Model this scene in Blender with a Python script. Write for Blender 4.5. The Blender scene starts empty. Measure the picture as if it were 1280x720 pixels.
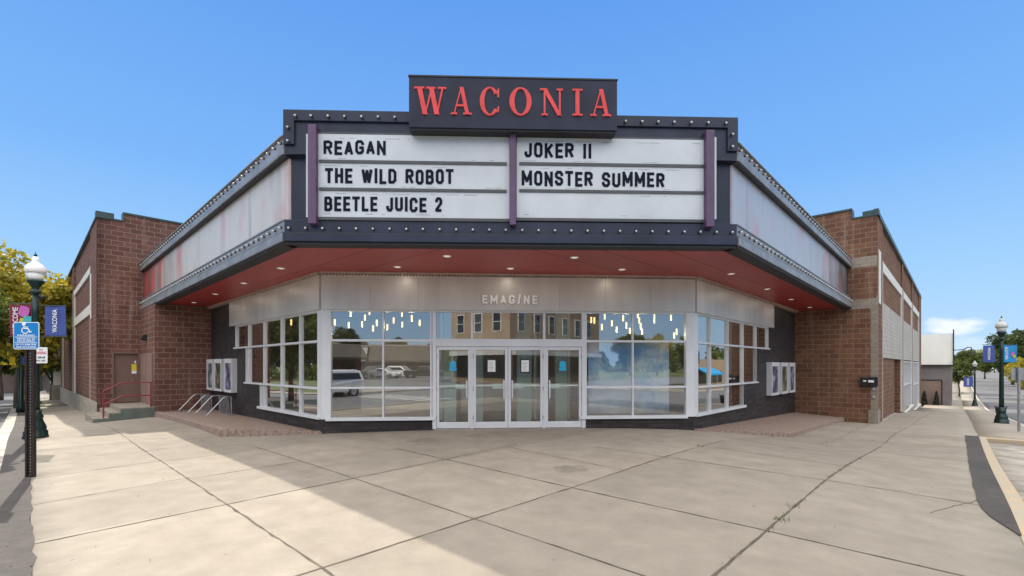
import bpy, bmesh, math, random
import numpy as np
from mathutils import Vector
rnd = random.Random(7)
SC = bpy.context.scene
COL = SC.collection
EYE = 1.84
SKY_FILL, SKY_FILL_SAT, SKY_FILL_ADD = 1.1, .25, (5.3, 4.95, 4.5)
FPX = 581.0
# ------------------------------------------------------------------ camera, sky, sun, exposure
cd = bpy.data.cameras.new("camera"); cam = bpy.data.objects.new("camera", cd); COL.objects.link(cam)
cam.location = (0, 0, EYE); cam.rotation_euler = (math.radians(90), 0, 0)
cd.sensor_width = 36; cd.lens = FPX / 1280 * 36; cd.shift_y = 97 / 1280
cd.clip_start = .05; cd.clip_end = 4000
SC.camera = cam
SUN_DIR = Vector((-.65, .76, math.tan(math.radians(40)) * 1.0)).normalized()
world = bpy.data.worlds.new("World"); SC.world = world; world.use_nodes = True
wn = world.node_tree.nodes; wl = world.node_tree.links
bg = wn["Background"]; sky = wn.new("ShaderNodeTexSky"); sky.sky_type = 'NISHITA'; sky.sun_disc = False
sky.sun_elevation = math.radians(40); sky.sun_rotation = math.atan2(-.65, .76)
sky.air_density = 1.0; sky.dust_density = .6; sky.ozone_density = 2.2; sky.altitude = 200
# clear blue lower sky by elevation, bright fill added out of frame overhead and behind to lift ambient (Nishita, less saturated)
hs = wn.new("ShaderNodeHueSaturation"); hs.inputs['Saturation'].default_value = SKY_FILL_SAT; hs.inputs['Value'].default_value = SKY_FILL
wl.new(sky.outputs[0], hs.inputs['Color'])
tc0 = wn.new("ShaderNodeTexCoord"); sx0 = wn.new("ShaderNodeSeparateXYZ"); wl.new(tc0.outputs['Generated'], sx0.inputs[0])
gr = wn.new("ShaderNodeValToRGB"); wl.new(sx0.outputs[2], gr.inputs[0]); ge = gr.color_ramp.elements
while len(ge) < 4: ge.new(.5)
for e_, (p_, c_) in zip(ge, ((0.0, (.56, .78, 1.0)), (.15, (.38, .66, 1.0)), (.34, (.215, .49, .97)), (.62, (.125, .35, .87)))):
    e_.position = p_; e_.color = (*c_, 1)
gm = wn.new("ShaderNodeVectorMath"); gm.operation = 'SCALE'; gm.inputs['Scale'].default_value = 1 / (.13 * 2.38); wl.new(gr.outputs[0], gm.inputs[0])
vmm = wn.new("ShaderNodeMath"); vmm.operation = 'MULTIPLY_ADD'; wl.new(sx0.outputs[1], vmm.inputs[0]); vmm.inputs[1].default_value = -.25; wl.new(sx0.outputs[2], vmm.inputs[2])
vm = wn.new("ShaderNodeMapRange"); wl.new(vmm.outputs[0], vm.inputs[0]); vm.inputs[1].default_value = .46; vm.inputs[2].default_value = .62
sky_fill = wn.new("ShaderNodeVectorMath"); sky_fill.operation = 'ADD'; wl.new(hs.outputs[0], sky_fill.inputs[0]); sky_fill.inputs[1].default_value = SKY_FILL_ADD
lowsky = wn.new("ShaderNodeMix"); lowsky.data_type = 'RGBA'; wl.new(vm.outputs[0], lowsky.inputs[0]); wl.new(gm.outputs[0], lowsky.inputs[6]); wl.new(sky_fill.outputs[0], lowsky.inputs[7])
# low cloud bank to the right, faint veil elsewhere
tc = wn.new("ShaderNodeTexCoord")
def wmath(op, a, b=None, c=None):
    m = wn.new("ShaderNodeMath"); m.operation = op
    for i, v in enumerate((a, b, c)):
        if v is None: continue
        if isinstance(v, (int, float)): m.inputs[i].default_value = v
        else: wl.new(v, m.inputs[i])
    return m.outputs[0]
def cloud(cx, cy, cz, sx, sz, strength):
    mp = wn.new("ShaderNodeMapping"); wl.new(tc.outputs['Generated'], mp.inputs[0]); mp.inputs['Scale'].default_value = (1, 1, 2.2)
    nz = wn.new("ShaderNodeTexNoise"); nz.inputs['Scale'].default_value = 22; nz.inputs['Detail'].default_value = 6
    nz.inputs['Roughness'].default_value = .55
    wl.new(mp.outputs[0], nz.inputs['Vector'])
    s = wn.new("ShaderNodeSeparateXYZ"); wl.new(tc.outputs['Generated'], s.inputs[0])
    n = Vector((cx, cy, cz)).normalized()
    dx = wmath('MULTIPLY', wmath('SUBTRACT', s.outputs[0], n.x), 1 / sx)
    dy = wmath('MULTIPLY', wmath('SUBTRACT', s.outputs[1], n.y), 1 / sx)
    dz = wmath('MULTIPLY', wmath('SUBTRACT', s.outputs[2], n.z), 1 / sz)
    r = wmath('ADD', wmath('ADD', wmath('MULTIPLY', dx, dx), wmath('MULTIPLY', dy, dy)), wmath('MULTIPLY', dz, dz))
    m = wmath('SUBTRACT', wmath('ADD', 1, wmath('MULTIPLY', nz.outputs[0], 2.6)), wmath('ADD', r, 1.42))
    m = wmath('MULTIPLY', m, strength); mm = wn.new("ShaderNodeClamp"); wl.new(m, mm.inputs[0]); return mm.outputs[0]
c1 = cloud(555, 581, 50, .042, .017, 1.1)
c2 = cloud(575, 581, 20, .10, .022, .35)
ca = wmath('MINIMUM', wmath('ADD', c1, c2), .85)
mx = wn.new("ShaderNodeMix"); mx.data_type = 'RGBA'
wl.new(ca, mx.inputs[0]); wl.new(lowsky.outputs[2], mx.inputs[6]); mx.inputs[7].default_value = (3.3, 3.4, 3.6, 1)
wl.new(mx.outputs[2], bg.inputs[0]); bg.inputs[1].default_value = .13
sd = bpy.data.lights.new("sun", 'SUN'); sd.energy = 2.0; sd.angle = math.radians(.5); sd.color = (1, .93, .82)
sun = bpy.data.objects.new("sun", sd); COL.objects.link(sun); sun.rotation_euler = SUN_DIR.to_track_quat('Z', 'Y').to_euler()
SC.view_settings.view_transform = 'Standard'; SC.view_settings.look = 'None'; SC.view_settings.gamma = 1
SC.view_settings.use_curve_mapping = False; SC.view_settings.exposure = 1.25
SC.render.engine = 'CYCLES'; SC.cycles.max_bounces = 8; SC.cycles.transparent_max_bounces = 16
SC.render.resolution_x = 1024; SC.render.resolution_y = 576

# ------------------------------------------------------------------ plan axes: R up the right street, L up the left street
R = np.array([.691, .723]); L = np.array([-.723, .691])
def P(u, v): return R * u + L * v
def V2(x, y): return np.array([x, y], float)
# ground height, from points read on the place
_cp = [((0, 12.9), .10), ((-5.1, 12.5), 0), ((5.2, 13.2), 0.0), ((-7.8, 12.4), -.06), ((-14.3, 18.6), -.21), ((-16, 17.4), -.33),
       ((-17.8, 19.9), -.45), ((-39.5, 40.6), -1.25), ((8.5, 14.1), -.34), ((14.6, 20.4), -.62), ((15.4, 19.6), -.63), ((0, 20), .08),
       ((37.8, 44.3), -2.15), ((19.9, 20.7), -.68), ((45, 46), -2.3), ((-8, 7.7), 0.0), ((-12.3, 12), -.02), ((14.4, 14.5), -.36)]
for uu, vv, z in ((0, 4, .06), (4, 0, .06), (2, 4, .06), (6, 4, .06), (9, 1, .04), (0, 0, .06), (1.8, 9, .02), (-3, 5, 0), (4, -4, 0), (12, -2, -.2),
                  (-12, -18, 0), (-30, -40, .1), (-60, -10, 0), (-10, -60, 0), (-30, 10, -.1), (10, -30, -.1), (-12, 60, -1.6), (1, 90, -2.0), (1, 160, -2.0),
                  (90, 0, -2.6), (110, 0, -2.3), (150, 0, -1.9), (200, 0, -1.2), (260, 0, -.6), (400, 0, 2.5), (90, 30, -2.0), (200, 60, 0), (200, -60, 0), (90, -40, -1.5), (60, 60, -1), (300, 300, 0),
                  (-100, 200, -2), (-200, -200, 0), (0, 300, -2), (-300, 0, -1), (0, -300, -1), (400, 200, 2), (400, -200, 0)):
    q = P(uu, vv); _cp.append(((q[0], q[1]), z))
_X = np.array([c[0] for c in _cp], float); _Z = np.array([c[1] for c in _cp])
def _k(a, b):
    d = np.sqrt(((a[:, None, :] - b[None, :, :]) ** 2).sum(-1) + 1.0); return d
_n = len(_X); _A = np.zeros((_n + 3, _n + 3)); _A[:_n, :_n] = _k(_X, _X); _A[:_n, _n] = 1; _A[:_n, n1 if False else _n + 1:] = _X; _A[_n:, :_n] = _A[:_n, _n:].T
_W = np.linalg.solve(_A, np.concatenate([_Z, np.zeros(3)]))
def H(x, y):
    q = np.array([[x, y]], float); return float((_k(q, _X) @ _W[:_n])[0] + _W[_n] + q[0] @ _W[_n + 1:])
def Hs(a): return _k(a, _X) @ _W[:_n] + _W[_n] + a @ _W[_n + 1:]

# ------------------------------------------------------------------ materials
def newmat(name):
    m = bpy.data.materials.new(name); m.use_nodes = True; return m, m.node_tree.nodes, m.node_tree.links, m.node_tree.nodes["Principled BSDF"]
def mixc(n, l, fac, a, b, mode='MIX'):
    x = n.new("ShaderNodeMix"); x.data_type = 'RGBA'; x.blend_type = mode
    for i, v in ((0, fac), (6, a), (7, b)):
        if isinstance(v, (int, float)): x.inputs[i].default_value = v
        elif isinstance(v, tuple): x.inputs[i].default_value = (*v, 1) if len(v) == 3 else v
        else: l.new(v, x.inputs[i])
    return x.outputs[2]
def noise(n, l, scale, detail=4, vec=None, rough=.55):
    t = n.new("ShaderNodeTexNoise"); t.inputs['Scale'].default_value = scale; t.inputs['Detail'].default_value = detail; t.inputs['Roughness'].default_value = rough
    if vec is not None: l.new(vec, t.inputs['Vector'])
    return t.outputs[0]
def ramp(n, l, src, lo, hi, a=(0, 0, 0), b=(1, 1, 1)):
    r = n.new("ShaderNodeValToRGB"); r.color_ramp.elements[0].position = lo; r.color_ramp.elements[1].position = hi
    r.color_ramp.elements[0].color = (*a, 1); r.color_ramp.elements[1].color = (*b, 1); l.new(src, r.inputs[0]); return r.outputs[0]
def bump(n, l, b, src, strength=.3, dist=.01):
    m = n.new("ShaderNodeBump"); m.inputs['Strength'].default_value = strength; m.inputs['Distance'].default_value = dist
    l.new(src, m.inputs['Height']); l.new(m.outputs[0], b.inputs['Normal'])
def objvec(n, scale=(1, 1, 1)):
    return None
def mapped(n, l, kind='Object', scale=(1, 1, 1)):
    t = n.new("ShaderNodeTexCoord"); m = n.new("ShaderNodeMapping"); m.inputs['Scale'].default_value = scale; l.new(t.outputs[kind], m.inputs[0]); return m.outputs[0]
def plain(name, col, rough=.6, metal=0, var=.12, nscale=6, bmp=0, scale=(1, 1, 1), spec=.5, emit=None):
    m, n, l, b = newmat(name)
    v = mapped(n, l, 'Object', scale)
    f = noise(n, l, nscale, 6, v)
    dark = tuple(c * (1 - var * 1.6) for c in col); lite = tuple(min(1, c * (1 + var)) for c in col)
    l.new(mixc(n, l, ramp(n, l, f, .3, .7), dark, lite), b.inputs['Base Color'])
    b.inputs['Roughness'].default_value = rough; b.inputs['Metallic'].default_value = metal
    b.inputs['Specular IOR Level'].default_value = spec
    if bmp: bump(n, l, b, noise(n, l, nscale * 8, 5, v), bmp, .01)
    if emit: b.inputs['Emission Color'].default_value = (*emit[0], 1); b.inputs['Emission Strength'].default_value = emit[1]
    return m
def brick(name, c1, c2, mortar, bw=.43, bh=.215, ms=.014, rough=.9, bmp=.8, streak=None):
    m, n, l, b = newmat(name)
    tc = n.new("ShaderNodeTexCoord")
    br = n.new("ShaderNodeTexBrick"); br.inputs['Scale'].default_value = 1; br.inputs['Brick Width'].default_value = bw; br.inputs['Row Height'].default_value = bh
    br.inputs['Mortar Size'].default_value = ms; br.inputs['Mortar Smooth'].default_value = .25; br.inputs['Bias'].default_value = 0
    br.inputs['Color1'].default_value = (*c1, 1); br.inputs['Color2'].default_value = (*c2, 1); br.inputs['Mortar'].default_value = (*mortar, 1)
    l.new(tc.outputs['UV'], br.inputs['Vector'])
    nf = noise(n, l, 14, 8, tc.outputs['UV'], .7); nb = noise(n, l, .6, 4, tc.outputs['UV'])
    c = mixc(n, l, .75, br.outputs[0], ramp(n, l, nf, .25, .75, (.45, .45, .45), (1, 1, 1)), 'MULTIPLY')
    c = mixc(n, l, .5, c, ramp(n, l, nb, .3, .7, (.65, .65, .65), (1, 1, 1)), 'MULTIPLY')
    mp = n.new("ShaderNodeMapping"); mp.inputs['Scale'].default_value = (3, .25, 1); l.new(tc.outputs['UV'], mp.inputs[0])
    st = noise(n, l, 1.3, 5, mp.outputs[0])
    c = mixc(n, l, ramp(n, l, st, .55, .8, (0, 0, 0), (.3, .3, .3)), c, tuple(min(1, x * 1.5 + .05) for x in mortar))
    l.new(c, b.inputs['Base Color']); b.inputs['Roughness'].default_value = rough; b.inputs['Specular IOR Level'].default_value = .2
    inv = n.new("ShaderNodeMath"); inv.operation = 'MULTIPLY_ADD'; l.new(br.outputs['Fac'], inv.inputs[0]); inv.inputs[1].default_value = -1.2
    l.new(nf, inv.inputs[2]); bump(n, l, b, inv.outputs[0], bmp, .015)
    return m
M = {}
M['brick'] = brick('split_face_red_block', (.185, .080, .062), (.26, .122, .095), (.37, .275, .225))
M['brick_brown'] = brick('split_face_brown_block', (.195, .090, .055), (.29, .142, .085), (.36, .275, .205))
M['black_brick'] = brick('black_brick', (.040, .034, .036), (.075, .062, .062), (.03, .027, .028), .4, .1, .006, .5, .5)
M['white_block'] = brick('painted_white_block', (.60, .57, .51), (.66, .63, .57), (.33, .31, .28), .4, .2, .009, .8, .3)
M['grey_block'] = brick('grey_block', (.38, .32, .26), (.43, .37, .30), (.28, .24, .19), .4, .2, .009, .8, .3)
M['white_trim'] = plain('white_painted_trim', (.72, .69, .63), .6, 0, .06, 3)
M['found'] = plain('foundation_concrete', (.36, .32, .27), .85, 0, .2, 2.5, .2)
M['step_conc'] = plain('step_concrete', (.30, .26, .21), .85, 0, .2, 3, .2)
M['green_paint'] = plain('grey_green_painted_concrete', (.13, .15, .13), .7, 0, .15, 3)
M['coping'] = plain('dark_green_metal_coping', (.05, .075, .07), .4, .3, .1, 4)
M['navy'] = plain('dark_navy_painted_metal', (.022, .029, .056), .45, 0, .25, 1.3, .0, (1, 1, .4), .3)
M['signnavy'] = plain('navy_sign_face', (.018, .022, .045), .5, 0, .2, 2, 0, (1, 1, 1), .25)
M['grey_metal'] = plain('weathered_grey_metal', (.30, .30, .31), .45, .4, .18, 2)
M['dark_metal'] = plain('dark_shadow_gap_metal', (.02, .02, .024), .6, 0, .1, 4)
M['purple'] = plain('purple_painted_steel', (.10, .05, .115), .5, 0, .15, 4)
M['board'] = plain('white_letter_board', (.53, .565, .60), .35, 0, .06, 1.5)
M['rail_dark'] = plain('dark_letter_track', (.06, .065, .07), .5, 0, .1, 4)
M['letter'] = plain('black_sign_letter', (.010, .013, .026), .8, 0, .1, 4, 0, (1, 1, 1), .1)
M['red_letter'] = plain('red_channel_letter', (.72, .045, .045), .55, 0, .1, 4)
M['pink'] = plain('pale_red_letter_edge', (.72, .15, .14), .55, 0, .1, 4)
M['soffit'] = None
M['frame'] = plain('white_aluminium_frame', (.70, .71, .73), .35, .1, .04, 2)
M['steel'] = plain('galvanised_steel', (.42, .43, .45), .35, .8, .12, 12)
M['black'] = plain('black_plastic', (.012, .012, .014), .4, 0, .1, 5)
M['brown_steel'] = plain('dark_brown_perforated_steel', (.035, .022, .02), .5, .3, .2, 8)
M['lamp_green'] = plain('dark_green_cast_iron', (.008, .030, .026), .3, .3, .15, 8)
M['globe_white'] = plain('white_acrylic_globe', (.88, .87, .84), .25, 0, .03, 3)
M['globe_grey'] = plain('prismatic_acrylic_globe', (.55, .55, .53), .2, 0, .1, 30)
M['sticker_blue'] = plain('light_blue_sticker', (.03, .42, .68), .3, 0, .03, 4)
M['handrail'] = plain('dark_red_painted_pipe', (.26, .022, .04), .4, 0, .15, 6)
M['door_brown'] = plain('brown_painted_steel_door', (.18, .108, .085), .5, 0, .06, 2)
M['door_pink'] = plain('faded_pink_brown_door', (.27, .17, .15), .5, 0, .1, 2)
M['paper'] = plain('white_paper', (.82, .82, .80), .6, 0, .02, 4)
M['bright_white'] = plain('bright_white_letter', (.97, .97, .97), .5, 0, .0, 4)
M['yellow'] = plain('yellow_notice', (.75, .55, .03), .5, 0, .05, 4)
M['blue_sign'] = plain('sign_blue', (.012, .22, .58), .3, 0, .03, 4)
M['white_sign'] = plain('sign_white', (.82, .83, .84), .35, 0, .02, 4)
M['red_sign'] = plain('sign_red', (.55, .03, .04), .4, 0, .03, 4)
M['interior'] = plain('lobby_wall_paint', (.55, .52, .48), .8, 0, .1, .8)
M['lobby_floor'] = plain('lobby_floor_tile', (.10, .09, .085), .35, 0, .2, 2)
M['cable'] = plain('pendant_cable', (.02, .02, .02), .5)
M['pend'] = plain('pendant_glow_glass', (.9, .75, .5), .3, 0, .02, 4, emit=((1, .62, .25), 1.1))
M['downlight'] = plain('downlight_lens', (.9, .88, .85), .3, 0, .02, 4, emit=((1, .9, .8), .15))
M['bulb'] = plain('clear_bulb_glass', (.60, .58, .55), .12, 0, .05, 4)
M['curb'] = plain('curb_concrete', (.46, .42, .36), .85, 0, .3, 1.8, .3)
M['yellow_curb'] = None
M['trunk'] = plain('bark', (.10, .075, .055), .95, 0, .35, 7, .8, (1, 1, .25))
M['shingle'] = plain('brown_shingle', (.10, .085, .07), .9, 0, .3, 4, .3)
M['tan'] = brick('tan_brick', (.42, .30, .19), (.50, .36, .23), (.45, .36, .27), .22, .075, .004, .85, .2)
M['redbrick'] = brick('small_red_brick', (.25, .09, .06), (.30, .11, .08), (.3, .22, .18), .22, .075, .004, .85, .2)
M['dkglass'] = plain('dark_window_glass', (.02, .025, .03), .06, 0, .05, 1)
M['white_bldg'] = plain('white_render', (.88, .86, .80), .8, 0, .03, 1)
M['grey_bldg'] = plain('grey_brown_cladding', (.19, .165, .165), .8, 0, .1, 1)
M['tan_bldg'] = plain('tan_brown_wall', (.24, .17, .14), .8, 0, .1, 1, .2)
M['rubber'] = plain('tyre_rubber', (.015, .015, .015), .8)
M['rim'] = plain('alloy_rim', (.5, .5, .52), .25, .9, .05)
M['planterpot'] = plain('dark_pot', (.03, .03, .03), .7)
M['teal'] = plain('blue_fabric_awning', (.01, .30, .62), .6, 0, .05, 2)
M['container'] = plain('blue_corrugated_steel', (.05, .13, .26), .5, 0, .1, 2)
def soffit_mat():
    m, n, l, b = newmat('dark_red_soffit_panel')
    v = mapped(n, l, 'Object'); f = noise(n, l, .5, 4, v)
    l.new(mixc(n, l, ramp(n, l, f, .3, .7), (.32, .030, .030), (.42, .046, .042)), b.inputs['Base Color'])
    b.inputs['Roughness'].default_value = .38; return m
M['soffit'] = soffit_mat()
def fascia_mat():
    m, n, l, b = newmat('satin_panel_fascia')
    v = mapped(n, l, 'UV', (2.2, .3, 1)); f = noise(n, l, .9, 3, v)
    c = mixc(n, l, ramp(n, l, f, .3, .7), (.54, .515, .48), (.64, .615, .575))
    l.new(c, b.inputs['Base Color']); b.inputs['Roughness'].default_value = .38; b.inputs['Metallic'].default_value = .25
    v2 = mapped(n, l, 'UV', (60, .6, 1)); bump(n, l, b, noise(n, l, 1, 2, v2), .1, .003); return m
M['fascia'] = fascia_mat()
def smear_mat(name, base, seed, far):
    # faded vinyl poster band: pale panel with washed-out red figures, denser and darker away from the corner
    m, n, l, b = newmat(name)
    v = mapped(n, l, 'UV', (.75, .32, 1)); v.node.inputs['Location'].default_value = (seed, seed * .7, 0)
    v2 = mapped(n, l, 'UV', (.9, .12, 1)); v2.node.inputs['Location'].default_value = (seed * 2, 3, 0)
    t = n.new("ShaderNodeTexCoord"); s = n.new("ShaderNodeSeparateXYZ"); l.new(t.outputs['UV'], s.inputs[0])
    mr = n.new("ShaderNodeMapRange"); l.new(s.outputs[0], mr.inputs[0]); mr.inputs[1].default_value = far * .35; mr.inputs[2].default_value = far
    f = noise(n, l, 1.1, 5, v, .6); g = noise(n, l, 1.4, 6, v2, .6)
    def mth(op, a, c):
        k = n.new("ShaderNodeMath"); k.operation = op
        for i, q in enumerate((a, c)):
            if isinstance(q, (int, float)): k.inputs[i].default_value = q
            else: l.new(q, k.inputs[i])
        return k.outputs[0]
    red = mth('ADD', f, mth('MULTIPLY', mr.outputs[0], .09))
    redm = ramp(n, l, red, .53, .80, (0, 0, 0), (.9, .9, .9))
    dk = mth('ADD', g, mth('MULTIPLY', mth('POWER', mr.outputs[0], 2.2), .5))
    dkm = ramp(n, l, dk, .52, .92)
    c = mixc(n, l, ramp(n, l, g, .3, .7), tuple(x * .86 for x in base), base)
    c = mixc(n, l, dkm, c, (.06, .06, .07))
    c = mixc(n, l, redm, c, (.62, .09, .08))
    l.new(c, b.inputs['Base Color']); b.inputs['Roughness'].default_value = .3; return m
M['smear_left'] = smear_mat('faded_poster_band', (.62, .57, .51), 3.1, 16.5)
M['smear_right'] = smear_mat('faded_poster_band_grey', (.44, .45, .49), 8.6, 14.5)
def glass_mat(name, refl=.30, tint=(.82, .86, .86), rough=0.0):
    m, n, l, b = newmat(name); n.remove(b); out = n["Material Output"]
    tr = n.new("ShaderNodeBsdfTransparent"); tr.inputs[0].default_value = (*tint, 1)
    gl = n.new("ShaderNodeBsdfGlossy"); gl.inputs['Roughness'].default_value = rough; gl.inputs[0].default_value = (1, 1, 1, 1)
    fr = n.new("ShaderNodeFresnel"); fr.inputs[0].default_value = 1.5
    ad = n.new("ShaderNodeMath"); ad.operation = 'ADD'; ad.use_clamp = True; l.new(fr.outputs[0], ad.inputs[0]); ad.inputs[1].default_value = refl
    mx = n.new("ShaderNodeMixShader"); ge_ = n.new('ShaderNodeNewGeometry'); sb = n.new('ShaderNodeMath'); sb.operation = 'SUBTRACT'; sb.use_clamp = True; l.new(ad.outputs[0], sb.inputs[0]); l.new(ge_.outputs['Backfacing'], sb.inputs[1]); l.new(sb.outputs[0], mx.inputs[0]); l.new(tr.outputs[0], mx.inputs[1]); l.new(gl.outputs[0], mx.inputs[2])
    l.new(mx.outputs[0], out.inputs[0]); return m
M['glass'] = glass_mat('coated_shopfront_glass', .29, (.88, .93, .92))
M['doorglass'] = glass_mat('door_glass', .17, (.88, .94, .92))
def concrete_mat():
    m, n, l, b = newmat('sidewalk_concrete')
    v = mapped(n, l, 'Object')
    a = noise(n, l, .35, 5, v); f = noise(n, l, 2.2, 8, v, .65); g = noise(n, l, 60, 3, v)
    c = mixc(n, l, ramp(n, l, a, .3, .7), (.375, .33, .27), (.45, .40, .33))
    c = mixc(n, l, .55, c, ramp(n, l, f, .3, .72, (.56, .55, .54), (1, 1, 1)), 'MULTIPLY')
    c = mixc(n, l, .35, c, ramp(n, l, g, .3, .7, (.75, .75, .75), (1, 1, 1)), 'MULTIPLY')
    # slab-to-slab tone
    t = n.new("ShaderNodeTexCoord"); su = n.new("ShaderNodeSeparateXYZ"); l.new(t.outputs['UV'], su.inputs[0])
    for out, br_, seed in ((0, (1.8, 3.6, 5.5, 8.6, 12.3, 14, 15.6, 17.2, 18.9), 3), (1, (1.47, 4.06, 6.8, 8.9, 11, 12.8, 14.6, 16.5, 18.5), 8)):
        dv = n.new("ShaderNodeMath"); dv.operation = 'DIVIDE'; l.new(su.outputs[out], dv.inputs[0]); dv.inputs[1].default_value = 20; cr_ = n.new("ShaderNodeValToRGB"); cr_.color_ramp.interpolation = 'CONSTANT'; l.new(dv.outputs[0], cr_.inputs[0]); rs_ = random.Random(seed)
        for q_ in br_: e_ = cr_.color_ramp.elements.new(q_ / 20); k_ = rs_.uniform(.86, 1.0); e_.color = (k_, k_ * .995, k_ * .985, 1)
        cr_.color_ramp.elements[0].color = (.93, .93, .92, 1); c = mixc(n, l, 1.0, c, cr_.outputs[0], 'MULTIPLY')
    gv = n.new("ShaderNodeTexVoronoi"); gv.inputs['Scale'].default_value = 2.6; l.new(v, gv.inputs['Vector']); c = mixc(n, l, ramp(n, l, gv.outputs['Distance'], .035, .05, (.55, .55, .55), (0, 0, 0)), c, (.12, .10, .085))
    mpx = mapped(n, l, 'UV', (1.2, .18, 1)); c = mixc(n, l, ramp(n, l, noise(n, l, 1.5, 7, mpx, .65), .50, .74, (0, 0, 0), (.35, .35, .35)), c, (.22, .185, .15))
    # small dark spots and worn stain near the entrance
    sp = noise(n, l, 5.5, 2, v, .4); c = mixc(n, l, ramp(n, l, sp, .74, .80, (0, 0, 0), (.4, .4, .4)), c, (.16, .14, .12))
    for (sx, sy, sr) in ((1.02, 8.0, .33), (-2.05, 11.1, .45)):
        s2 = n.new("ShaderNodeVectorMath"); s2.operation = 'DISTANCE'; 
        cx = n.new("ShaderNodeCombineXYZ"); ss = n.new("ShaderNodeSeparateXYZ"); l.new(t.outputs['Object'], ss.inputs[0]); l.new(ss.outputs[0], cx.inputs[0]); l.new(ss.outputs[1], cx.inputs[1])
        l.new(cx.outputs[0], s2.inputs[0]); s2.inputs[1].default_value = (sx, sy, 0)
        q = n.new("ShaderNodeMath"); q.operation = 'MULTIPLY_ADD'; l.new(noise(n, l, 5, 5, v), q.inputs[0]); q.inputs[1].default_value = .7; l.new(s2.outputs['Value'], q.inputs[2])
        c = mixc(n, l, ramp(n, l, q.outputs[0], sr * .5 + .35, sr + .38, (.5, .5, .5), (0, 0, 0)), c, (.13, .11, .09))
    l.new(c, b.inputs['Base Color']); b.inputs['Roughness'].default_value = .88; b.inputs['Specular IOR Level'].default_value = .25
    bump(n, l, b, g, .25, .004); return m
M['concrete'] = concrete_mat()
def asphalt_mat(name, lo, hi, cracks=True):
    m, n, l, b = newmat(name)
    v = mapped(n, l, 'Object'); a = noise(n, l, .5, 6, v); g = noise(n, l, 90, 3, v)
    c = mixc(n, l, ramp(n, l, a, .3, .7), lo, hi)
    c = mixc(n, l, .7, c, ramp(n, l, g, .3, .7, (.5, .5, .5), (1, 1, 1)), 'MULTIPLY')
    c = mixc(n, l, .8, c, ramp(n, l, noise(n, l, 7, 8, v, .7), .3, .7, (.45, .45, .45), (1, 1, 1)), 'MULTIPLY')
    if cracks:
        w = n.new("ShaderNodeTexVoronoi"); w.feature = 'DISTANCE_TO_EDGE'; w.inputs['Scale'].default_value = .6; l.new(v, w.inputs['Vector'])
        c = mixc(n, l, ramp(n, l, w.outputs[0], .004, .012, (.6, .6, .6), (0, 0, 0)), c, (.02, .02, .02))
    l.new(c, b.inputs['Base Color']); b.inputs['Roughness'].default_value = .9; bump(n, l, b, g, .5, .006); return m
M['road'] = asphalt_mat('road_asphalt_weathered', (.17, .165, .165), (.25, .245, .24))
M['strip'] = asphalt_mat('asphalt_patch_strip', (.07, .06, .052), (.13, .113, .10), False)
M['bay'] = asphalt_mat('bay_dark_asphalt', (.07, .07, .072), (.10, .10, .102), False)
def ycurb():
    m, n, l, b = newmat('worn_yellow_curb'); v = mapped(n, l, 'Object')
    f = noise(n, l, 5, 8, v, .7); l.new(mixc(n, l, ramp(n, l, f, .40, .66), (.40, .355, .29), (.50, .37, .19)), b.inputs['Base Color']); b.inputs['Roughness'].default_value = .85; bump(n, l, b, f, .3); return m
M['yellow_curb'] = ycurb()
def aggregate():
    m, n, l, b = newmat('exposed_aggregate_brown'); v = mapped(n, l, 'Object')
    w = n.new("ShaderNodeTexVoronoi"); w.inputs['Scale'].default_value = 38; l.new(v, w.inputs['Vector'])
    s = n.new("ShaderNodeSeparateXYZ"); l.new(w.outputs['Color'], s.inputs[0])
    c = mixc(n, l, s.outputs[0], (.17, .115, .09), (.36, .26, .20)); c = mixc(n, l, ramp(n, l, noise(n, l, 1.2, 4, v), .35, .7), c, (.26, .20, .16))
    l.new(c, b.inputs['Base Color']); b.inputs['Roughness'].default_value = .9; bump(n, l, b, w.outputs[0], .6, .01); return m
M['aggregate'] = aggregate()
def red_edge():
    m, n, l, b = newmat('red_brown_edge_course'); v = mapped(n, l, 'Object')
    w = n.new("ShaderNodeTexVoronoi"); w.inputs['Scale'].default_value = 16; l.new(v, w.inputs['Vector']); s = n.new("ShaderNodeSeparateXYZ"); l.new(w.outputs['Color'], s.inputs[0])
    l.new(mixc(n, l, s.outputs[1], (.23, .155, .13), (.34, .26, .215)), b.inputs['Base Color']); b.inputs['Roughness'].default_value = .9; bump(n, l, b, w.outputs[0], .6, .01); return m
M['edge'] = red_edge()
def grass_mat(name, a, bb):
    m, n, l, b = newmat(name); v = mapped(n, l, 'Object'); l.new(mixc(n, l, ramp(n, l, noise(n, l, 1.3, 8, v, .7), .3, .7), a, bb), b.inputs['Base Color'])
    b.inputs['Roughness'].default_value = .95; bump(n, l, b, noise(n, l, 30, 4, v), .6, .03); return m
M['lawn'] = grass_mat('lawn', (.05, .075, .015), (.10, .125, .03))
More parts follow.
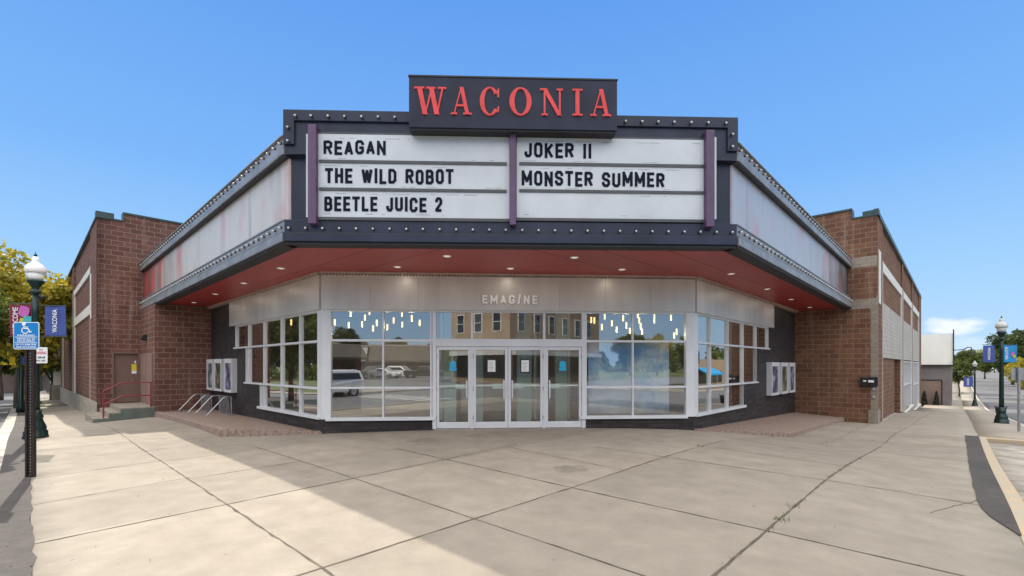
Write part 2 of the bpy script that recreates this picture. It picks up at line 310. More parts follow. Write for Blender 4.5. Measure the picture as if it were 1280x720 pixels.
def leafmat(name, a, bb, c2):
    m, n, l, b = newmat(name); g = n.new("ShaderNodeNewGeometry")
    r = n.new("ShaderNodeValToRGB"); e = r.color_ramp.elements; e[0].color = (*a, 1); e[1].color = (*c2, 1); k = e.new(.55); k.color = (*bb, 1); l.new(g.outputs['Random Per Island'], r.inputs[0])
    v = mapped(n, l, 'Object'); c = mixc(n, l, .6, r.outputs[0], ramp(n, l, noise(n, l, .7, 2, v), .35, .65, (.55, .6, .6), (1, 1, 1)), 'MULTIPLY')
    l.new(c, b.inputs['Base Color']); b.inputs['Roughness'].default_value = .6
    tl = n.new("ShaderNodeBsdfTranslucent"); l.new(c, tl.inputs[0]); mx = n.new("ShaderNodeMixShader"); mx.inputs[0].default_value = .45
    l.new(b.outputs[0], mx.inputs[1]); l.new(tl.outputs[0], mx.inputs[2]); l.new(mx.outputs[0], n["Material Output"].inputs[0]); return m
M['leaf_yellow'] = leafmat('autumn_yellow_leaves', (.22, .24, .03), (.50, .40, .04), (.62, .48, .05))
M['leaf_green'] = leafmat('mid_green_leaves', (.05, .085, .015), (.11, .15, .03), (.22, .22, .035))
M['leaf_dark'] = leafmat('dark_green_leaves', (.03, .055, .012), (.06, .09, .02), (.12, .14, .03))

# ------------------------------------------------------------------ mesh helpers
class MB:
    def __init__(s): s.v = []; s.f = []; s.m = []; s.cur = 0; s.sm = []; s.smooth = False
    def add(s, vs, fs):
        o = len(s.v); s.v += [tuple(map(float, v)) for v in vs]
        for f in fs: s.f.append([i + o for i in f]); s.m.append(s.cur); s.sm.append(s.smooth)
    def hexa(s, c): s.add(c, [(0, 1, 2, 3), (7, 6, 5, 4), (0, 4, 5, 1), (1, 5, 6, 2), (2, 6, 7, 3), (3, 7, 4, 0)])
    def box(s, x0, x1, y0, y1, z0, z1): s.hexa([(x0, y0, z0), (x1, y0, z0), (x1, y1, z0), (x0, y1, z0), (x0, y0, z1), (x1, y0, z1), (x1, y1, z1), (x0, y1, z1)])
    def fb(s, fr, a0, a1, d0, d1, z0, z1, z0b=None, z1b=None):
        """box in a facade frame; z0b/z1b let the far end have another height"""
        z0b = z0 if z0b is None else z0b; z1b = z1 if z1b is None else z1b
        q = [fr.p(a0, d0), fr.p(a1, d0), fr.p(a1, d1), fr.p(a0, d1)]; lo = [z0, z0b, z0b, z0]; hi = [z1, z1b, z1b, z1]
        s.hexa([(*q[i], lo[i]) for i in range(4)] + [(*q[i], hi[i]) for i in range(4)])
    def prism(s, poly, z0, z1):
        n = len(poly); za = z0 if hasattr(z0, '__len__') else [z0] * n; zb = z1 if hasattr(z1, '__len__') else [z1] * n
        s.add([(*poly[i], za[i]) for i in range(n)] + [(*poly[i], zb[i]) for i in range(n)],
              [tuple(range(n))[::-1], tuple(range(n, 2 * n))] + [(i, (i + 1) % n, n + (i + 1) % n, n + i) for i in range(n)])
    def tube(s, pts, r, n=8, cap=True):
        pts = [Vector(p) for p in pts]; rs = r if hasattr(r, '__len__') else [r] * len(pts); rings = []; up0 = None
        for i, p in enumerate(pts):
            t = (pts[min(i + 1, len(pts) - 1)] - pts[max(i - 1, 0)]).normalized()
            if up0 is None or abs(up0.dot(t)) > .95: up0 = Vector((0, 0, 1)) if abs(t.z) < .9 else Vector((1, 0, 0))
            a = t.cross(up0).normalized(); b = a.cross(t).normalized(); up0 = b
            rings.append([p + (a * math.cos(k * 2 * math.pi / n) + b * math.sin(k * 2 * math.pi / n)) * rs[i] for k in range(n)])
        fs = [(i * n + k, i * n + (k + 1) % n, (i + 1) * n + (k + 1) % n, (i + 1) * n + k) for i in range(len(pts) - 1) for k in range(n)]
        if cap: fs += [tuple(range(n))[::-1], tuple(range((len(pts) - 1) * n, len(pts) * n))]
        s.add([v for r_ in rings for v in r_], fs)
    def lathe(s, prof, cx=0, cy=0, n=20, flute=0):
        vs = []
        for r, z in prof:
            for k in range(n):
                rr = r * (1 - (flute if k % 2 else 0)); a = k * 2 * math.pi / n; vs.append((cx + rr * math.cos(a), cy + rr * math.sin(a), z))
        m = len(prof); fs = [(i * n + k, i * n + (k + 1) % n, (i + 1) * n + (k + 1) % n, (i + 1) * n + k) for i in range(m - 1) for k in range(n)]
        fs += [tuple(range(n))[::-1], tuple(range((m - 1) * n, m * n))]; s.add(vs, fs)
    def build(s, name, mats, parent=None, bevel=0, recalc=True):
        me = bpy.data.meshes.new(name); me.from_pydata(s.v, [], s.f); mats = mats if isinstance(mats, (list, tuple)) else [mats]
        for m in mats: me.materials.append(M[m] if isinstance(m, str) else m)
        for i, p in enumerate(me.polygons): p.material_index = s.m[i]; p.use_smooth = s.sm[i]
        if recalc:
            bm = bmesh.new(); bm.from_mesh(me); bmesh.ops.recalc_face_normals(bm, faces=bm.faces); bm.to_mesh(me); bm.free()
        uv = me.uv_layers.new(name="UVMap")
        for p in me.polygons:
            nn = p.normal
            for li in p.loop_indices:
                co = me.vertices[me.loops[li].vertex_index].co
                if abs(nn.z) > .7: uv.data[li].uv = (co.x * R[0] + co.y * R[1], co.x * L[0] + co.y * L[1])
                else:
                    t = Vector((-nn.y, nn.x, 0)).normalized(); uv.data[li].uv = (co.dot(t), co.z)
        o = bpy.data.objects.new(name, me); COL.objects.link(o)
        if parent is not None: o.parent = parent; o.matrix_parent_inverse = parent.matrix_world.inverted() if False else o.matrix_parent_inverse
        if bevel:
            b = o.modifiers.new("bevel", 'BEVEL'); b.width = bevel; b.segments = 2; b.limit_method = 'ANGLE'
        return o
def tag(o, label=None, cat=None, group=None, kind=None):
    for k, v in (('label', label), ('category', cat), ('group', group), ('kind', kind)):
        if v: o[k] = v
    return o
def thing(name, label, cat, group=None, loc=(0, 0, 0), rz=0):
    o = bpy.data.objects.new(name, None); COL.objects.link(o); o.location = loc; o.rotation_euler = (0, 0, rz); o.empty_display_size = .3
    return tag(o, label, cat, group)
def kids(o): return [c for c in bpy.data.objects if c.parent == o]
def copy_tree(o, parent=None):
    c = o.copy(); COL.objects.link(c); c.parent = parent
    for k in kids(o): copy_tree(k, c)
    return c
class Fr:
    def __init__(s, p, d, n): s.P = np.array(p, float); s.d = np.array(d, float); s.d /= np.linalg.norm(s.d); s.n = np.array(n, float); s.n /= np.linalg.norm(s.n)
    def p(s, a, d=0): return s.P + s.d * a + s.n * d
    def a(s, px, o=0):
        q = s.P + s.n * o; k = (px - 640) / FPX; return float((k * q[1] - q[0]) / (s.d[0] - k * s.d[1]))
    def z(s, px, py, o=0):
        Y = s.p(s.a(px, o), o)[1]; return EYE - (py - 457) * Y / FPX
    def c(s, a, d, z): q = s.p(a, d); return (q[0], q[1], z)
F1 = V2(-4.61, 9.4); F2 = V2(4.70, 9.71); WLc = V2(-5.12, 12.55); WRc = V2(5.17, 13.23)
def perp(d): return V2(d[1], -d[0])
MF = Fr(F1, F2 - F1, perp(F2 - F1)); ML = Fr(F1, L, -R); MR = Fr(F2, R, -L)
WF = Fr(WLc, WRc - WLc, perp(WRc - WLc)); WL = Fr(WLc, L, -R); WR = Fr(WRc, R, -L)
A0 = V2(-17.76, 19.9); B0 = V2(15.4, 19.6)
SL = Fr(A0, L, -R)       # long left street wall
SR = Fr(B0, R, -L)       # long right street wall
RA = Fr(A0, R, -L)       # left return wall, faces the marquee
RB = Fr(B0, L, -R)       # right return wall
def Z0(p): return H(p[0], p[1])

# ------------------------------------------------------------------ ground, roads, sidewalks
def steps(a, b, near=.5, far=8, c=0):
    out = [a]; x = a
    while x < b - 1e-6:
        d = abs(x - c); st = near + d * .06; st = min(st, far); x = min(b, x + st); out.append(x)
    return out
def sheet(name, us, vs, dz, mat, skirt=0, uf=None):
    g = MB(); U, Vv = np.meshgrid(us, vs, indexing='ij'); pts = U[..., None] * R + Vv[..., None] * L
    z = Hs(pts.reshape(-1, 2)).reshape(U.shape) + dz; nu, nv = U.shape
    vs_ = [(pts[i, j, 0], pts[i, j, 1], z[i, j]) for i in range(nu) for j in range(nv)]
    fs = [(i * nv + j, (i + 1) * nv + j, (i + 1) * nv + j + 1, i * nv + j + 1) for i in range(nu - 1) for j in range(nv - 1)]
    if skirt:
        o = len(vs_); ring = [(i, 0) for i in range(nu)] + [(nu - 1, j) for j in range(1, nv)] + [(i, nv - 1) for i in range(nu - 2, -1, -1)] + [(0, j) for j in range(nv - 2, 0, -1)]
        ids = [i * nv + j for i, j in ring]
        for k in ids: x, y, zz = vs_[k]; vs_.append((x, y, zz - skirt))
        m = len(ids); fs += [(ids[k], ids[(k + 1) % m], o + (k + 1) % m, o + k) for k in range(m)]
    g.smooth = True; g.add(vs_, fs); o = g.build(name, mat); o['kind'] = 'structure'; return o
far = sorted(set([round(x, 2) for x in list(np.arange(-60, 80, 4)) + list(np.arange(-400, -60, 30)) + list(np.arange(80, 420, 20)) + [-3000, -1500, 900, 1600, 3000, 620]]))
g = MB(); us = far; vs = far; U, Vv = np.meshgrid(us, vs, indexing='ij'); pts = (U[..., None] * R + Vv[..., None] * L); cl = np.clip(pts, -420, 420)
z = Hs(cl.reshape(-1, 2)).reshape(U.shape) - .3; nv = len(vs)
g.smooth = True
g.add([(pts[i, j, 0], pts[i, j, 1], z[i, j]) for i in range(len(us)) for j in range(nv)], [(i * nv + j, (i + 1) * nv + j, (i + 1) * nv + j + 1, i * nv + j + 1) for i in range(len(us) - 1) for j in range(nv - 1)])
tag(g.build('ground', 'lawn'), kind='structure')
sheet('sidewalk', [-.0 + .04] + steps(.5, 45, .5, 2), [-.5] + steps(0, 45, .5, 2), 0, 'concrete', .3)
sheet('sidewalk', steps(20.4, 160, 1, 4), [-1.95, -1.2, -.5], .002, 'concrete', .3)
sheet('sidewalk', steps(45, 160, 1, 4), [-.5, 1, 2.4], .002, 'concrete', .3)
sheet('sidewalk', [.04, 1, 2.1], steps(45, 120, 1, 4), .002, 'concrete', .3)
sheet('sidewalk', list(np.arange(-13.6, -11, .8)), steps(-17, 90, 1, 5), 0, 'concrete', .3)          # across the left street
sheet('sidewalk', steps(-13, 160, 1, 5), [-19.6, -18.4, -17.2], 0, 'concrete', .3)                  # across the right street
sheet('parking_lot', list(np.arange(-62, -13.6, 4)), list(np.arange(-17.2, 20, 4)), -.02, 'road', .3)
sheet('parking_lot', list(np.arange(-62, -24, 4)), list(np.arange(-48, -17.2, 4)) + [-17.2], -.02, 'road', .3)
sheet('road', list(np.arange(-11.2, -.55, 1.5)) + [-.62], [-140, -80, -40] + steps(-20, 220, 1, 6), -.14, 'road', .1)
sheet('road', [-90, -50, -25, -11.2], [-17.2, -12, -6, -.84], -.14, 'road', .1)
sheet('road', [-.62] + steps(0, 400, 1, 8), list(np.arange(-17.2, -2, 1.6)) + [-2.2], -.14, 'road', .1)
sheet('road', [-.62] + steps(0, 20.2, 1, 2), [-2.2, -1.6, -.6], -.138, 'curb', .1)                  # concrete gutter of the bay
sheet('bay_asphalt', steps(4.6, 20.0, 1, 2), [-6.2, -3.8, -1.42], -.128, 'bay', .0)
# curbs (real steps)
def curb(name, a, b, w, mat, top=.0, down=.2, seg=1.2, wob=0):
    """curb of width w to the right of the line a->b (uv)"""
    a = np.array(a, float); b = np.array(b, float); n = max(1, int(np.linalg.norm(b - a) / seg)); d = (b - a) / np.linalg.norm(b - a); pr = np.array([d[1], -d[0]])
    g = MB(); vs = []; 
    for i in range(n + 1):
        q = a + (b - a) * i / n
        for off, zz in ((0, -down), (0, top), (w - .03, top), (w, top - .03), (w, -down)):
            s = q + pr * off; p = P(*s); vs.append((p[0], p[1], Z0(p) + zz))
    fs = [(i * 5 + k, (i + 1) * 5 + k, (i + 1) * 5 + k + 1, i * 5 + k + 1) for i in range(n) for k in range(4)] + [(0, 1, 2, 3, 4), tuple(n * 5 + k for k in range(5))[::-1]]
    g.add(vs, fs); return tag(g.build(name, mat), kind='structure')
curb('curb', (-.30, 120), (-.30, -.5), .34, 'curb', -.012)
curb('yellow_curb', (5.6, -.50), (20.4, -.46), .20, 'yellow_curb', .006)
curb('curb', (-.6, -.50), (5.6, -.50), .20, 'curb', .006)
curb('curb', (20.6, -1.97), (160, -1.97), .2, 'curb', .0)
curb('yellow_curb', (20.42, -.40), (20.42, -2.16), .22, 'yellow_curb', .006)
curb('curb', (-11.2, -17), (-11.2, 90), .2, 'curb', .01)
curb('curb', (-11, -17.2), (160, -17.2), -.2, 'curb', .01)
# asphalt patch strips along the curb
def strip(name, left, right, mat, dz):
    g = MB(); n = len(left); vs = []
    for a, b in zip(left, right):
        for s in (a, (np.array(a) + np.array(b)) / 2, b): p = P(*s); vs.append((p[0], p[1], Z0(p) + dz))
    g.add(vs, [(i * 3 + k, i * 3 + k + 1, i * 3 + k + 4, i * 3 + k + 3) for i in range(n - 1) for k in (0, 1)]); return tag(g.build(name, mat), kind='structure')
vv = list(np.arange(-.5, 60, .25))
strip('asphalt_strip', [(-.31, v) for v in vv], [(.05 + rnd.uniform(-.02, .03), v) for v in vv], 'strip', .006)
uu = [7.3, 7.5, 7.7, 8.0, 8.4, 9] + list(np.arange(9.8, 20.5, .6)) + [20.4]
wd = [.0, .05, .11, .19, .25, .28] + [.29 + rnd.uniform(-.012, .012) for _ in range(30)]
strip('asphalt_strip', [(u, -.505) for u in uu], [(u, -.505 + w + .02) for u, w in zip(uu, wd)], 'strip', .010)
# concrete joints
J = MB()
def joint(a, b, w=.014, dz=.004, jit=.004, weedy=False):
    a = np.array(a, float); b = np.array(b, float); ln = np.linalg.norm(b - a); n = max(2, int(ln / .18)); d = (b - a) / ln; pr = np.array([-d[1], d[0]]); vs = []
    for i in range(n + 1):
        q = a + (b - a) * i / n + pr * rnd.gauss(0, jit * .6); ww = max(.004, w / 2 + rnd.gauss(0, jit * .7))
        for s in (-1, 1): p = P(*(q + pr * ww * s)); vs.append((p[0], p[1], Z0(p) + dz))
    J.add(vs, [(i * 2, i * 2 + 1, i * 2 + 3, i * 2 + 2) for i in range(n)])
joint((1.8, .3), (1.8, 24), .02, jit=.007)
joint((3.6, -.4), (3.6, 11.5)); joint((5.5, -.4), (5.5, 8.8), .022, jit=.006); joint((8.65, -.4), (8.5, 5.6), .015); joint((12.3, -.4), (12.3, 1.45), .014)
joint((.05, 6.75), (7.6, 7.1), .02, jit=.006); joint((.05, 4.02), (11.8, 4.1), .022, jit=.006); joint((1.8, 1.48), (20.3, 1.45), .024, jit=.005)
joint((20.3, 1.4), (60, .9), .02)
for v in (8.85, 10.95, 12.75, 14.6, 16.5, 18.5, 20.6, 22.8, 25.2, 28, 31, 34, 37, 40): joint((.05, v - .12), (1.85, v + .16 if v < 16 else v), .014)
for v in (8.9, 11.0, 12.9, 14.8, 16.7): joint((1.8, v), (3.6 + (0 if v > 11 else 0), v + .05), .014)
for u in (14, 15.6, 17.2, 18.9, 20.6, 22.4, 24.2, 26, 28, 30, 32.5, 35, 38, 41, 44, 48, 52, 56): joint((u, -.4 if u < 20.4 else -1.9), (u, 1.45 if u < 17 else 2.3), .014)
for u in (10.4, 12.3, 14, 15.6): joint((u, 1.45), (u, 2.6 + (0 if u > 13 else 1.2)), .013)
joint((7.0, 4.1), (7.2, 7.1), .010)
M['joint'] = plain('dirty_joint', (.12, .098, .072), .95, 0, .3, 5)
tag(J.build('sidewalk_joints', 'joint', recalc=False), kind='structure')
cr = MB(); J2, J = J, cr
def crack(u, v, u2, v2, n=14):
    a = np.array([u, v]); b = np.array([u2, v2]); prev = a
    for i in range(1, n + 1):
        q = a + (b - a) * i / n + np.array([rnd.gauss(0, .010), rnd.gauss(0, .010)]); joint(prev, q, .003, .005, .0004); prev = q
crack(9.2, -.3, 7.6, .25); crack(4.9, -.45, 4.0, -.1)
tag(J.build('sidewalk_cracks', 'joint', recalc=False), kind='structure'); J = J2
# grass blades in the joints: uncountable tufts
wg = MB()
def tuft(u, v, n=14, h=.04, s=.04):
    for _ in range(n):
        p = P(u + rnd.gauss(0, s), v + rnd.gauss(0, s)); zz = Z0(p); a = rnd.uniform(0, 6.28); l = h * rnd.uniform(.5, 1.3); w = .004
        dx, dy = math.cos(a), math.sin(a); wg.add([(p[0] - dy * w, p[1] + dx * w, zz), (p[0] + dy * w, p[1] - dx * w, zz), (p[0] + dx * l * .8, p[1] + dy * l * .8, zz + l)], [(0, 1, 2)])
for u in np.arange(4.2, 12, .09):
    if rnd.random() < .5: tuft(u, 1.47, rnd.randint(1, 6), .022, .02)
tuft(6.0, 1.47, 30, .04, .05); tuft(6.7, 1.47, 16, .04, .04); tuft(10.3, 4.1, 24, .06, .06); tuft(9.9, -1.15, 60, .10, .09); tuft(3.6, 1.5, 18, .02, .04)
for v in np.arange(12.6, 16, .3): tuft(3.05, v, 3, .03, .04)
for u in np.arange(14.5, 24.5, .25): tuft(u, 2.55 + (4.42 - 2.55) * 0, 4, .03, .04)
tag(wg.build('grass', 'leaf_green', recalc=False), kind='stuff')
# grass strip by the left curb far off and lawns
sheet('grass_verge', [-.25, .4, .95], [46, 49, 52, 56, 60], .03, 'lawn')

# ------------------------------------------------------------------ THEATRE
HT = EYE + 6.35; HP = EYE + 6.62      # low and high parapet
TH = thing('movie_theater', 'dark red block movie theater with chamfered glass entrance and white framed doors', 'theater', loc=(0, 14, 0))
TH.location = (0, 0, 0)
NT = V2(-2.07, 36.3)
LW, RW = 30.0, 34.0; DEP = 24.0
# long left wall with recessed bays
def zb(fr, a, d=0): return Z0(fr.p(a, d))
g = MB(); bays = [(3.1, 13.9), (15.2, 27.2)]
segs = [(0, 3.1), (13.9, 15.2), (27.2, LW)]
for a, b in segs: g.fb(SL, a, b, -.5, 0, -1.6, HT + .0)
for a, b in bays: g.fb(SL, a, b, -.5, -.08, -1.6, HT)
g.fb(SL, 0, LW, -.5, .001 if False else 0, HT, HP - .02) if False else None
g.build('wall', 'brick', TH)
g = MB(); g.fb(SL, -.06, LW + .05, -.55, .05, HT, HT + .06); g.fb(SL, -.06, .38, -.55, .05, HT + .06, HP); g.fb(SL, .4, LW, -.5, 0.02, HT + .061, HP - .1); g.build('parapet_cap', 'coping', TH)
g = MB()
for a, b in bays:
    g.fb(SL, a, b, -.08, -.01, EYE + 4.42, EYE + 4.74); g.fb(SL, a, b, -.08, -.01, EYE + 2.49, EYE + 2.95)
    g.fb(SL, a - .02, a + .04, -.08, .012, -.2, EYE + 4.74); g.fb(SL, b - .05, b + .02, -.08, .012, -.6, EYE + 4.74)
g.fb(SL, 2.55, 3.0, -.02, .015, EYE + 2.2, EYE + 4.3)
g.build('white_band', 'white_trim', TH)
g = MB(); z = lambda a: zb(SL, a); g.fb(SL, 0, LW, .001, .03, -1.9, z(0) + .72, -2.2, z(LW) + 1.25); g.build('foundation', 'found', TH)
# back walls & roofs closing the wings
g = MB(); e1 = SL.p(LW); e2 = SL.p(LW, -DEP); f1 = SR.p(RW); f2 = SR.p(RW, -DEP)
g.prism([A0 + R * .5 + L * .5, RA.p(22.3, -.4), NT + L * 0 + V2(0, 1), SR.p(24, -.6) if False else RB.p(23.6, -.4), B0 + L * .5 + R * .5, f1 + L * .5, V2(0, 72), e1 + R * .5], HT - .6, HT - .3)
g.build('roof', 'found', TH)
g = MB(); g.prism([e1, e2, e2 - L * .4, e1 - L * .4], -2, HT); g.prism([f1, f2, f2 - R * .4, f1 - R * .4], -3, HT); g.build('wall', 'brick', TH)
# left return wall (RA) with stepped parapet
a_step = RA.a(155); aN = 22.7
g = MB(); doora0, doora1 = RA.a(140), RA.a(174.5)
dz1 = RA.z(140, 440); dz0 = .19
g.fb(RA, 0, doora0, -.5, 0, -1.2, HT); g.fb(RA, doora1, aN, -.5, 0, -1.2, HT); g.fb(RA, doora0, doora1, -.5, 0, dz1, HT); g.fb(RA, doora0, doora1, -.5, -.0, -1.2, dz0)
zst = RA.z(155, 266); g.fb(RA, a_step, aN, -.45, 0.002, HT, zst - .06)
g.build('wall', 'brick', TH)
g = MB(); g.fb(RA, .42, a_step - .0, -.5, .04, HT, HT + .06); g.fb(RA, a_step - .04, aN, -.5, .04, zst - .06, zst + .02); g.fb(RA, a_step - .04, a_step, -.5, .04, HT + .06, zst - .06); g.build('parapet_cap', 'coping', TH)
D = MB(); D.fb(RA, doora0 + .06, doora1 - .06, -.16, -.11, dz0 + .02, dz1 - .06); dd = D.build('door', 'door_brown', TH)
D = MB(); D.fb(RA, doora0, doora0 + .06, -.2, .012, dz0, dz1); D.fb(RA, doora1 - .06, doora1, -.2, .012, dz0, dz1); D.fb(RA, doora0 + .06, doora1 - .06, -.2, .012, dz1 - .06, dz1); D.build('frame', 'door_brown', dd)
D = MB(); ha = doora1 - .16; D.tube([RA.c(ha, -.11, dz0 + 1.0), RA.c(ha, -.05, dz0 + 1.0), RA.c(ha - .1, -.05, dz0 + 1.0)], .012); D.build('handle', 'steel', dd)
D = MB(); na, nb = RA.a(165), RA.a(174); D.fb(RA, na, nb - .08, -.108, -.10, RA.z(169, 463), RA.z(169, 455)); D.build('notice', 'yellow', dd)
D = MB(); D.fb(RA, na, nb - .08, -.108, -.10, RA.z(169, 467), RA.z(169, 463.3)); D.build('notice', 'paper', dd); D = MB(); D.fb(RA, na + .1, nb - .1, -.108, -.10, RA.z(169, 454), RA.z(169, 451)); D.build('notice', 'paper', dd)
# left brick box beside the poster cases
BX = Fr((-14.33, 18.65), R, -L); BL = Fr((-14.33, 18.65), L, -R)
SOF = 4.36
g = MB(); g.prism([(-14.33, 18.65), BX.p(1.98), BX.p(1.98) + L * 3.47, BL.p(3.47)], -.7, SOF); g.build('wall', 'brick', TH)
g = MB(); b0, b1 = BL.a(192), BL.a(176.5); g.fb(BL, b0, b1, .001, .03, .19, 2.35); dd2 = g.build('door', 'door_pink', TH); tag(dd2, 'faded pinkish double door')
g = MB(); mid = (b0 + b1) / 2; g.fb(BL, mid - .02, mid + .02, .03, .045, .19, 2.35); g.fb(BL, b0, b0 + .05, .03, .05, .19, 2.35); g.fb(BL, b1 - .05, b1, .03, .05, .19, 2.35); g.build('frame', 'door_brown', dd2)
# right return wall
a_s = RB.a(1064); aP = RB.a(1092); zhi = RB.z(1060, 262)
g = MB(); g.fb(RB, .22, 23.9, -.5, 0, -1.6, HT); g.fb(RB, a_s, 23.9, -.45, .002, HT, zhi - .06)
g.build('wall', 'brick_brown', TH)
g = MB(); g.fb(RB, aP, a_s, -.5, .04, HT, HT + .06); g.fb(RB, a_s - .03, 23.9, -.5, .04, zhi - .06, zhi + .02); g.fb(RB, a_s - .05, a_s - .01, -.5, .045, HT + .06, zhi - .06); g.fb(RB, -.05, aP, -.5, .05, HT, HP); g.build('parapet_cap', 'coping', TH)
g = MB(); zq = RB.z(1092, 373); g.fb(RB, 0.02, .22, -.5, 0, -1.6, zq); g.fb(RB, -.0, 1.0, -.0, .006, RB.z(1095, 332), RB.z(1095, 319)); g.fb(RB, 0, 1.0, -.0, .006, RB.z(1092, 385), zq); g.build('grey_block_band', 'grey_block', TH)
g = MB(); g.fb(RB, .02, .22, -.5, 0, zq, HT); g.build('wall', 'brick_brown', TH)
# long right wall
g = MB(); bays = [(2.0, 12.6), (13.4, 21.4), (22.3, 30.6)]
for a, b in [(0.02, 2.0), (12.6, 13.4), (21.4, 22.3), (30.6, RW)]: g.fb(SR, a, b, -.5, 0, -3, HT)
for i, (a, b) in enumerate(bays):
    zl = EYE + .40 if i == 0 else EYE + .30
    if i == 0:
        g.fb(SR, a, 8.6, -.5, -.08, -3, HT); g.fb(SR, 8.6, 12.0, -.5, -.08, EYE + .36, HT); g.fb(SR, 12.0, b, -.5, -.08, -3, HT)
    else: g.fb(SR, a, b, -.5, -.08, zl, HT); g.fb(SR, a, b, -.5, -.08, -3, zb(SR, b) + .45)
g.build('wall', 'brick_brown', TH)
g = MB(); g.fb(SR, -.0, RW, -.55, .05, HT, HT + .06); g.fb(SR, 0, RW, -.5, .03, HT + .061, HP - .02); g.build('parapet_cap', 'coping', TH)
g = MB()
for a, b in bays: g.fb(SR, a, b, -.078, .0, EYE + .36, EYE + 2.88)
g.build('white_block_panel', 'white_block', TH)
g = MB()
for a, b in bays: g.fb(SR, a, b, -.08, -.01, EYE + 4.3, EYE + 4.75); g.fb(SR, a - .03, a + .04, -.08, .01, -.9 - a * .05, EYE + 4.75); g.fb(SR, b - .04, b + .03, -.08, .01, -.9 - a * .05, EYE + 4.75)
g.fb(SR, .5, 1.3, -.02, .012, EYE + 2.7, EYE + 5.0); g.build('white_band', 'white_trim', TH)
g = MB(); g.fb(SR, -.02, .9, -.3, .02, -1.6, -.05); g.fb(SR, .0, .14, -.02, .016, -.05, EYE + 3.0); g.build('quoin', 'grey_block', TH)
g = MB(); g.fb(SR, 8.7, 11.9, -.5, -.42, -1.4, EYE + .36); dq = g.build('door', 'door_brown', TH); g = MB(); g.tube([SR.c(9.2, -.42, .2), SR.c(9.2, -.34, .2), SR.c(9.35, -.34, .2)], .015); g.build('handle', 'steel', dq)
for i, (a, b) in enumerate(bays[1:]):
    zlo = zb(SR, b) + .45; zhi2 = EYE + .30
    g = MB(); 
    for k in range(5): x = a + .1 + (b - a - .2) * k / 4; g.fb(SR, x - .05, x + .05, -.3, -.04, zlo, zhi2)
    g.fb(SR, a, b, -.3, -.05, zhi2 - .1, zhi2); g.fb(SR, a, b, -.3, -.05, (zlo + zhi2) / 2 - .04, (zlo + zhi2) / 2 + .04)
    w = g.build('window', 'frame', TH); g = MB(); g.fb(SR, a, b, -.2, -.19, zlo, zhi2); g.build('pane', 'dkglass', w)
    g = MB(); g.fb(SR, a, b, -.3, .12, zlo - .10, zlo); g.build('sill', 'white_trim', w)
g = MB(); g.fb(SR, 2.0, 8.6, -.078, .03, -2.6, zb(SR, 2) + .02, -2.8, zb(SR, 8.6) + .12); g.fb(SR, 12.6, RW, .001, .04, -3.2, zb(SR, 13) + .35, -3.4, zb(SR, RW) + .35); g.build('foundation', 'found', TH)

# lobby: black brick wings, fascia, windows
WH = 3.355; R1 = 2.535; R2 = 1.245; SILL = .43
endL = 10.87; endR = 11.45
fL = WL.a(290); fR = WR.a(964.5)
aL = [WL.a(x) for x in (295, 308, 325.8)]; aR = [WR.a(x) for x in (959.7, 945, 928.6)]
FAC = .10
def wing(fr, end, a1, fend, name):
    g = MB(); z0 = -.6
    g.fb(fr, a1[0] + .12, end, -.35, 0, R1 - .05, SOF); g.fb(fr, a1[1] + .1, end, -.35, 0, R2 - .04, R1 - .051); g.fb(fr, a1[2] + .08, end, -.35, 0, SILL - .05, R2 - .041)
    g.fb(fr, 0.0, end, -.35, 0, z0, SILL - .051)
    g.build('wall', 'black_brick', TH)
    g = MB(); n = 5; 
    for i in range(n):
        x0 = .0 + fend * i / n; x1 = fend * (i + 1) / n; g.fb(fr, x0 + .004, x1 - .004, -.05, FAC, WH, SOF - .09)
    g.fb(fr, 0, fend, -.05, FAC - .01, WH + .01, SOF - .1); g.build('fascia', 'fascia', TH)
    g = MB(); g.fb(fr, 0, end, -.05, FAC + .06, SOF - .05, SOF - .002)
    k = 0
    while k * .085 < end - .1: g.fb(fr, k * .085 + .02, k * .085 + .06, -.02, FAC + .05, SOF - .088, SOF - .051); k += 1
    g.build('cornice_trim', M['ctrim'], TH)
M['ctrim'] = plain('beige_cornice_metal', (.48, .38, .33), .5, .1, .1, 5)
wing(WL, endL, aL, fL, 'l'); wing(WR, endR, aR, fR, 'r')
def barset(g, fr, A, Z, w=.055, d0=-.10, d1=.02):
    pass
CW = .042
def stepped_window(fr, cols, ends, sign):
    g = MB(); rows = [(R1, WH, ends[0]), (R2, R1, ends[1]), (SILL, R2, ends[2])]
    for z0, z1, e in rows:
        for c in cols + [e]:
            if c > e + .01: continue
            g.fb(fr, c - CW / 2, c + CW / 2, -.10, .02, z0, z1)
    g.fb(fr, .22, ends[0] + CW / 2, -.10, .021, WH - .05, WH); g.fb(fr, .22, ends[0] + .16, -.10, .05, R1 - .06, R1 - .001)
    g.fb(fr, .22, ends[1] + .16, -.10, .05, R2 - .055, R2 - .001); g.fb(fr, .1, ends[2] + .14, -.10, .08, SILL - .05, SILL + .03)
    w = g.build('window', 'frame', TH)
    for z0, z1, e in rows:
        q = MB(); q.fb(fr, .2, e, -.05, -.042, z0, z1); q.build('pane', 'glass', w)
    return w
tag(stepped_window(WL, [WL.a(x) for x in (311, 330, 351.8, 375)], aL, -1), 'stepped window left of the corner post')
tag(stepped_window(WR, [WR.a(x) for x in (887.8, 909.7, 928.6, 945)], aR, 1), 'stepped window right of the corner post')
